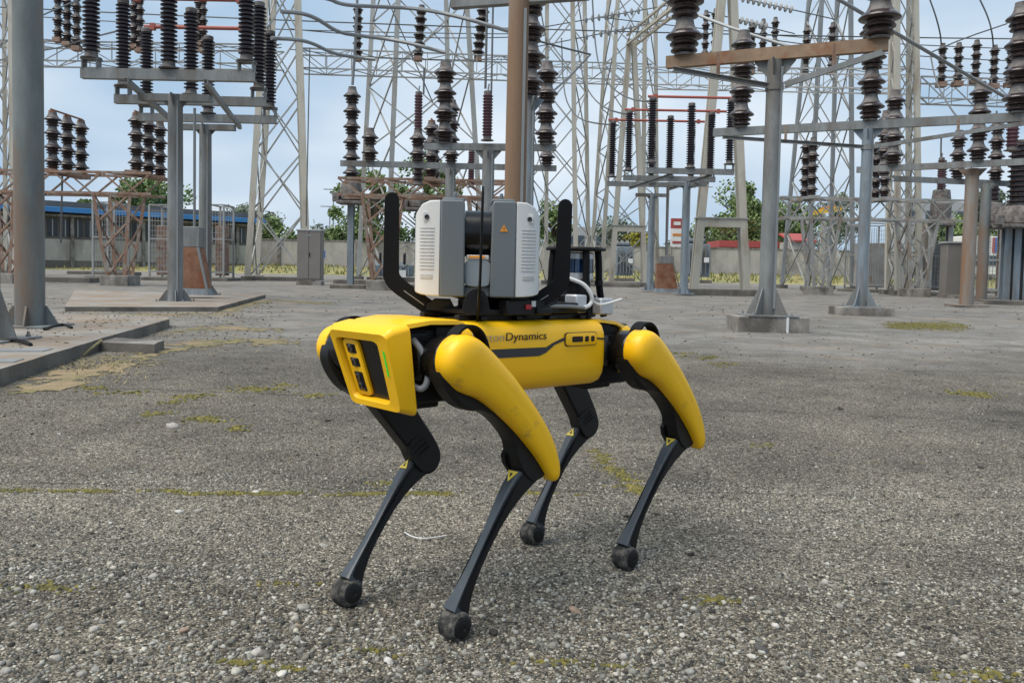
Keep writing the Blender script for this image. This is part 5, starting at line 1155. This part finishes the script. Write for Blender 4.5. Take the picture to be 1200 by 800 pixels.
b = MB(); b.prism([(-.9, zr - .75), (8.5, zr + .5), (8.5, zr + .85), (-.9, zr - .15)], frame(sA, -sn, y=(0, 0, 1)), -sl - .5, .5) if False else b.loft([[SHM @ V((-.5, -.9, zr - .42)), SHM @ V((-.5, 8.5, zr + .2)), SHM @ V((-.5, 8.5, zr + .7)), SHM @ V((-.5, -.9, zr - .05))], [SHM @ V((sl + .5, -.9, zr - .42)), SHM @ V((sl + .5, 8.5, zr + .2)), SHM @ V((sl + .5, 8.5, zr + .7)), SHM @ V((sl + .5, -.9, zr - .05))]]); b.build('roof', 'roof_blue', sh)
b = MB(); b.box((sl / 2, 4, 4.8), (sl, 7.8, 1.2), SHM); b.build('dark_band', 'wall_dark', sh)  # dark wall band above the ledge, at roof height
nw = 26
for i in range(nw):
    b = MB(); b.box(((i + .5) * sl / nw, .13, 3.3), (sl / nw * .82, .06, 1.35), SHM); wi = b.build('window', 'window_dark', sh); b = MB(); b.box(((i + .5) * sl / nw, .10, 3.3), (.07, .06, 1.35), SHM); b.build('mullion', 'grey_paint', wi)
    if i % 3 == 0: b = MB(); b.box((i * sl / nw, -.06, 2.2), (.25, .2, 4.2), SHM); b.build('pier', 'concrete', sh)
s2 = thing('garage_row', 'low garage row with red roof and white doors behind the far wall', 'building', (at(870, 300, 95).x, 95, 0)); x0, x1 = at(845, 300, 95).x, at(912, 300, 95).x
b = MB(); b.box(((x0 + x1) / 2, 98, 1.9), (x1 - x0, 5, 3.8)); b.build('wall', 'wall_plaster', s2); b = MB(); b.box(((x0 + x1) / 2, 97.8, 4.15), (x1 - x0 + .6, 6, .75)); b.build('roof', 'roof_red', s2)
for i in range(7): b = MB(); b.box((x0 + (i + .5) * (x1 - x0) / 7, 95.45, 2.9), ((x1 - x0) / 7 * .8, .08, 1.2)); b.build('door', 'white_paint' if i % 2 else 'grey_paint', s2)
s3 = thing('far_building', 'distant grey concrete slab building behind the trees at right', 'building', (at(1110, 250, 170).x, 170, 0)); x0, x1 = at(1068, 250, 170).x, at(1240, 250, 170).x; zt = at(1100, 236, 170).z
b = MB(); b.box(((x0 + x1) / 2, 175, zt / 2), (x1 - x0, 8, zt)); b.build('wall', 'grey_paint', s3)
for i in range(10): b = MB(); b.box((x0 + (i + .5) * (x1 - x0) / 10, 170.95, zt - 3), ((x1 - x0) / 10 * .7, .1, 2.2)); b.build('window', 'glass_far', s3)
s4 = thing('far_building', 'distant flat grey building seen between the lattice towers right of the scanner', 'building', (at(670, 280, 160).x, 160, 0)); x0, x1 = at(655, 250, 160).x, at(730, 250, 160).x; zt = at(690, 266, 160).z
b = MB(); b.box(((x0 + x1) / 2, 164, zt / 2), (x1 - x0, 8, zt)); b.build('wall', 'grey_paint', s4)
for i in range(7): b = MB(); b.box((x0 + (i + .5) * (x1 - x0) / 7, 159.95, zt - 2.6), ((x1 - x0) / 7 * .7, .1, 1.8)); b.build('window', 'glass_far', s4)
# advertising panel with red head
sg = thing('roadside_sign', 'tall white roadside sign with red top beyond the wall', 'sign', (at(792, 290, 120).x, 120, 0)); x0, x1 = at(786, 270, 120).x, at(806, 270, 120).x; zs = [at(796, y, 120).z for y in (256, 268, 276, 283, 300)]
for (za, zb2), m_, nm in (((zs[0], zs[1]), 'roof_red', 'red_panel'), ((zs[1], zs[4]), 'white_paint', 'white_panel')): b = MB(); b.box(((x0 + x1) / 2, 120, (za + zb2) / 2), (x1 - x0, .4, za - zb2)); b.build(nm, m_, sg)
for k, m_ in ((.9, 'orange_paint'), (2.0, 'roof_red'), (3.1, 'orange_paint')): b = MB(); b.box(((x0 + x1) / 2, 119.78, zs[1] - k), ((x1 - x0) * .8, .06, .35)); b.build('text_band', m_, sg)
b = MB(); b.box((x0 + (x1 - x0) * .35, 119.78, (zs[0] + zs[1]) / 2), ((x1 - x0) * .4, .06, .5)); b.build('emblem', 'white_paint', sg)
for px in ((x0 + .5), (x1 - .5)): piece('post', (px, 120, 0), (px, 120, zs[4]), .3, .3, 'grey_paint', sg)
# parked truck beyond the fence at right, excavator arm, red machine
tk = thing('parked_truck', 'white truck with blue front panel beyond the fence at the right edge', 'truck', (at(1160, 300, 75).x, 75, 0)); x0, x1 = at(1126, 290, 75).x, at(1192, 290, 75).x; zt = at(1150, 277, 75).z
b = MB(); b.box(((x0 + x1) / 2, 76, zt * .62), (x1 - x0, 2.4, zt * .76)); b.build('box_body', 'white_paint', tk, 30, .06)
b = MB(); b.box((at(1176, 290, 74.7).x, 74.76, zt * .83), (1.5, .06, zt * .3)); b.build('blue_panel', 'blue_paint', tk); b = MB(); b.box((at(1166, 290, 74.7).x, 74.76, zt * .83), (.4, .05, zt * .3)); b.build('red_panel', 'roof_red', tk)
b = MB(); b.box(((x0 + x1) / 2, 74.76, zt * .52), ((x1 - x0) * .95, .05, zt * .2)); b.build('window_strip', 'glass_far', tk)
for px in (x0 + 1, x1 - 1, (x0 + x1) / 2): b = MB(); b.lathe([(.3, -.15), (.5, -.14), (.5, .14), (.3, .15)], frame((px, 74.9, .5), (1, 0, 0), z=(0, 1, 0)), 16); b.build('wheel', 'rubber', tk)
cr = thing('orange_crane', 'orange-yellow crane jib behind the grey lattice stand', 'crane', (at(955, 260, 70).x, 70, 0))
piece('jib', at(950, 250, 70), at(985, 244, 70), .4, .4, 'yellow_paint', cr); piece('jib', at(962, 246, 70.5), at(978, 241, 70.5), .3, .3, 'orange_paint', cr); piece('mast', at(965, 252, 70), V((at(965, 252, 70).x, 70, 0)), .35, .35, 'stand_grey', cr)
rm = thing('red_roof_shed', 'small shed with red roof seen through the grey lattice stand', 'shed', (at(945, 290, 90).x, 90, 0)); x0, x1 = at(926, 280, 90).x, at(958, 280, 90).x; zt = at(940, 276, 90).z
b = MB(); b.box(((x0 + x1) / 2, 92, (zt - .7) / 2), (x1 - x0, 3, zt - .7)); b.build('wall', 'wall_plaster', rm); b = MB(); b.loft([[V((x0, 90.2, zt - .7)), V((x1, 90.2, zt - .7)), V((x1, 90.2, zt - .5)), V((x0, 90.2, zt - .5))], [V((x0, 94, zt + .2)), V((x1, 94, zt + .2)), V((x1, 94, zt + .4)), V((x0, 94, zt + .4))]]); b.build('roof', 'roof_red', rm)
# lamp posts
for px, pyt, Y, lab in ((390, 222, 90, 'tall lamp post with twin arm left of the guard arm'), (386, 242, 95, 'shorter lamp post beside the twin-arm lamp post'), (822, 219, 95, 'thin lamp post seen between the cream frame and the middle disconnector')):
    x = at(px, 300, Y).x; zt = at(px, pyt, Y).z; t = thing('street_lamp', lab, 'street lamp', (x, Y, 0)); b = MB(); b.tube([V((x, Y, 0)), V((x, Y, zt))], [.10, .06], 8); b.build('post', 'grey_paint', t)
    for s_ in (-1, 1): b = MB(); b.box((x + s_ * .55, Y, zt), (1.0, .25, .10)); b.build('lamp_head', 'grey_paint', t)

def tree(label, px, pyb, pyt, Y, wpx, n, leaf=.45, m='leaf', lean=0.0, gap=.35, group=None, seed=0):
    rr_ = random.Random(seed + int(px)); x = at(px, 300, Y).x; zt = at(px, pyt, Y).z; zb_ = max(.4, at(px, pyb, Y).z); rx = wpx / FOC * Y / 2 * 1.25; t = thing('tree', label, 'tree', (x, Y, 0), group)
    b = MB(); b.tube(smooth_line([V((x, Y, 0)), V((x + .1 * rx, Y, zb_ * .6 + .5)), V((x - .05 * rx, Y, (zb_ + zt) / 2)), V((x, Y, zt * .9))]), .35 if rx > 3 else .2, 8)
    for k in range(7): a = rr_.uniform(0, 6.28); z = zb_ + (zt - zb_) * rr_.uniform(.1, .6); b.tube([V((x, Y, z)), V((x + rx * .7 * math.cos(a), Y + rx * .7 * math.sin(a), z + rx * .5))], [.14, .04], 6)
    b.build('trunk', 'bark', t)
    cl = []
    for _ in range(32):
        u, a = rr_.uniform(-.95, 1), rr_.uniform(0, 6.28); q = math.sqrt(1 - u * u) * rr_.uniform(.35, 1); cl.append((x + rx * q * math.cos(a) * 1.08, Y + rx * q * math.sin(a), (zb_ + zt) / 2 + (zt - zb_) / 2 * u * rr_.uniform(.6, 1.08), rx * rr_.choice((.12, .17, .24, .34))))
    vv, ff = [], []
    for i in range(n):
        c = cl[i % len(cl)]; d = V((rr_.gauss(0, 1), rr_.gauss(0, 1), rr_.gauss(0, .8))); d = d.normalized() * c[3] * rr_.uniform(.5, 1.15); p = V(c[:3]) + d; s_ = leaf * rr_.uniform(.5, 1.1)
        nrm = V((rr_.gauss(0, 1), rr_.gauss(0, 1), rr_.gauss(.4, 1))).normalized(); u_ = nrm.orthogonal().normalized(); w_ = nrm.cross(u_); k = len(vv)
        vv += [p + u_ * s_, p + w_ * s_ * .6, p - u_ * s_, p - w_ * s_ * .6]; ff.append((k, k + 1, k + 2, k + 3))
    b = MB(); b.v = [tuple(p) for p in vv]; b.f = ff; b.build('crown', m, t, 0); return t
TREES = [('leafy tree above the blue shed roof left of the front disconnector pole', 176, 255, 208, 80, 62, 3200, 'leaf'), ('small tree top poking above the blue roof at left', 101, 256, 236, 90, 26, 900, 'leaf'), ('pale distant tree above the shed right of the rear disconnector pole', 288, 268, 244, 120, 50, 1500, 'leaf_far'), ('small bright tree beside the pale lattice tower', 316, 285, 258, 95, 36, 1500, 'leaf'), ('dark bush at the wall behind the pale tower', 340, 296, 272, 92, 30, 1000, 'leaf'), ('tree behind the blue-grey transformer post', 440, 300, 196, 86, 70, 3800, 'leaf'), ('tree behind the tall brown arrester and guard arm', 500, 300, 188, 88, 70, 3600, 'leaf'), ('low bush between the control cabinet and the guard arm', 396, 292, 272, 88, 46, 1400, 'leaf'), ('dense green tree right of the scanner', 648, 292, 240, 90, 50, 2600, 'leaf'), ('hazy dark tree behind the small cream frame', 722, 290, 262, 120, 50, 1800, 'leaf_far'), ('yellow-leaved tree beyond the wall beside the roadside sign', 748, 300, 272, 105, 36, 1600, 'leaf_yellow'), ('big rounded green tree between the cream frame legs', 868, 296, 224, 105, 84, 5200, 'leaf'), ('broad tree right of the rusty-beam stand\'s pole', 925, 292, 240, 110, 62, 3200, 'leaf'), ('hazy tree behind the small shed and grey stand', 976, 292, 226, 140, 44, 1800, 'leaf_far'), ('dense low tree right of the grey mesh enclosure', 1118, 304, 256, 85, 56, 2800, 'leaf'), ('tall loose willow tree behind the far-right bushing', 1160, 300, 222, 95, 60, 3000, 'leaf_far'), ('dark tree at the right photo edge behind the truck', 1196, 300, 246, 90, 50, 2200, 'leaf')]
TREES += [('wide pale tree row behind the rusty-beam stand and cream frame', 902, 298, 250, 118, 120, 4200, 'leaf_far'), ('low hazy trees behind the power transformer', 815, 300, 268, 125, 60, 1800, 'leaf_far'), ('pale trees left of the wide tower behind the lamp posts', 380, 300, 268, 120, 60, 1800, 'leaf_far')]
for lab, px, pb, ptp, Y, wp, n, m_ in TREES: tree(lab, px, pb, ptp, Y, wp, int(n * 1.9), leaf=.15 + .0011 * Y, m=m_)

# ------------------------------------------------------------------ conductors and wires
def wire(label, pts, r, m='wire', group=None, sag=0, name='overhead_wire', cat='wire', it=2):
    P = [at(*p) for p in pts]
    if len(P) == 2 and sag: P = [P[0].lerp(P[1], i / 12) - V((0, 0, sag * 4 * (i / 12) * (1 - i / 12))) for i in range(13)]
    elif len(P) > 2: P = smooth_line(P, it)
    b = MB(); b.tube(P, r, 6); return tag(b.build(name, m, None, 60), label, cat, group)
wire('thick grey conductor bending from the left disconnector over to the rusty pole, topmost', [(330, 14, 16), (352, 15, 16.5), (372, 22, 17), (395, 38, 18), (420, 42, 18.5), (470, 48, 18.5), (522, 62, 18.5)], .045, 'alu', name='conductor', cat='conductor')
wire('thick grey conductor ending at the bell stack right of the guard arm', [(340, -8, 16), (385, -2, 17), (400, 6, 17.5), (440, 8, 18), (490, 10, 18), (540, 20, 18), (600, 38, 18)], .045, 'alu', name='conductor', cat='conductor')
wire('thick grey conductor dropping towards the five-bell transformer', [(318, 45, 17.5), (345, 46, 18), (365, 50, 18.5), (388, 62, 19.5), (412, 67, 20), (440, 70, 20)], .045, 'alu', name='conductor', cat='conductor')
wire('vertical grey conductor rod down to the five-bell transformer', [(419, -10, 26.5), (416, 60, 26.8), (413, 100, 27)], .05, 'alu', name='conductor', cat='conductor')
wire('long grey conductor crossing diagonally above the rusty beam', [(770, -4, 20), (840, 28, 19), (960, 66, 17)], .035, 'alu', name='conductor', cat='conductor')
wire('long grey conductor slanting down across the right gantry insulators', [(975, -5, 14), (1060, 45, 15), (1185, 118, 16)], .035, 'alu', name='conductor', cat='conductor')
WL = ['topmost long thin wire spanning the whole width of the sky', 'thin wire just below the topmost one in the left half', 'thin wire high in the right half running to the right edge', 'lower of two close thin wires behind the left disconnector', 'upper of two close thin wires behind the left disconnector', 'thin wire just above the gantry beam left of the rusty pole', 'thin wire midway above the gantry beam left of the rusty pole', 'thin wire passing above the five right gantry insulators', 'thin wire passing behind the five right gantry insulators']
for i, (a, c, r) in enumerate((((-10, 8, 38), (1210, 46, 38), .03), ((-10, 16, 40), (640, 40, 40), .025), ((700, 20, 40), (1210, 58, 40), .025), ((50, 50, 36), (330, 56, 36), .02), ((50, 46, 36.5), (330, 52, 36.5), .02), ((340, 58, 38), (640, 68, 38), .02), ((340, 34, 40), (640, 42, 40), .025), ((860, 40, 38), (1210, 72, 40), .025), ((900, 56, 38), (1210, 88, 40), .022))):
    wire(WL[i], [a, c], r, group='thin overhead wires', sag=.25)
for lab, pts in (('hanging jumper wire dropping left of the girder to the front red bar', [(694, -5, 34), (697, 50, 34), (703, 85, 33), (720, 107, 31), (745, 119, 29), (770, 118, 27)]), ('hanging jumper wire dropping to the middle red bar', [(680, 70, 36), (684, 98, 35), (700, 122, 33), (724, 133, 30), (745, 134, 29)]), ('hanging jumper wire dropping to the rearmost red bar', [(658, 45, 38), (660, 110, 37), (672, 135, 35), (690, 144, 33), (725, 147, 30)]), ('curved jumper wire left of the right gantry insulators', [(1088, -5, 33), (1097, 20, 33), (1102, 40, 33.2), (1103, 52, 33.5)]), ('curved jumper wire right above the gantry insulators', [(1146, -5, 33), (1158, 20, 33), (1163, 40, 33), (1164, 55, 33.5)]), ('bent jumper wire between right gantry and the long beam', [(1090, 62, 33), (1096, 95, 32), (1112, 125, 28), (1128, 145, 22)])):
    wire(lab, pts, .03, name='jumper_wire')
for lab, pts in (('thin wire rising across the left edge to the gantry insulators', [(50, 18, 30), (68, 10, 32), (92, 0, 34)]), ('thin wire from the thick left column to the disconnector insulator', [(45, 60, 30), (70, 56, 32), (100, 46, 30), (140, 36, 22)]), ('brace wire forming a sharp angle right of the rusty pole, upper', [(612, 43, 22), (655, 55, 23), (692, 64, 24)]), ('brace wire forming a sharp angle right of the rusty pole, lower', [(692, 64, 24), (668, 90, 23), (640, 114, 20)]), ('earth wire rising across the right gantry insulators', [(1090, 62, 32), (1130, 45, 33), (1180, 28, 34)])):
    wire(lab, pts, .028, name='overhead_wire', it=1)
for lab, px, y0, y1, Y in (('vertical dropper rod right of the pale tower', 363, 56, 265, 35.5), ('vertical dropper wire above the slim arrester', 571, -5, 104, 19.4), ('vertical dropper wire behind the slim arrester', 578, -5, 108, 24), ('vertical dropper wire to the tall brown arrester', 497, 80, 110, 24), ('vertical dropper wire below the middle disconnector\'s beams', 782, 215, 300, 28.5), ('vertical dropper wire right of the brown-legged tower', 1103, 160, 190, 30), ('vertical dropper wire near the right photo edge', 1168, 130, 185, 29), ('hanging rod below the rusty left stand', 73, 205, 285, 25.5), ('steep brace wire in the wide tower', 452, -5, 120, 39)):
    wire(lab, [(px, y0, Y), (px + (y0 - y1) * .02 if lab[0] != 's' else px + 55, y1, Y)], .03, name='dropper', cat='wire')
# strings of small disc insulators on the upper strain wires
for lab, a, c, n in (('string of small pale disc insulators left of the girder, upper', (683, 24, 38), (752, 12, 37), 9), ('string of small pale disc insulators left of the girder, lower', (683, 44, 38), (752, 30, 37), 8), ('string of small pale disc insulators above the rusty beam, upper', (868, -2, 36), (930, 12, 36.5), 10), ('string of small pale disc insulators above the rusty beam, lower', (860, 22, 36), (900, 32, 36.5), 7)):
    p, q = at(*a), at(*c); t = thing('insulator_string', lab, 'insulator string', tuple(p)); b = MB(); b.tube([p - (q - p) * .8, q + (q - p) * .8], .025, 6); b.build('strain_wire', 'wire', t)
    for i in range(n): m = p.lerp(q, (i + .5) / n); b = MB(); b.lathe([(.04, -.08), (.16, -.02), (.17, .02), (.05, .07)], bar_matrix(m, m + (q - p)), 10); b.build('disc', 'grey_paint', t)
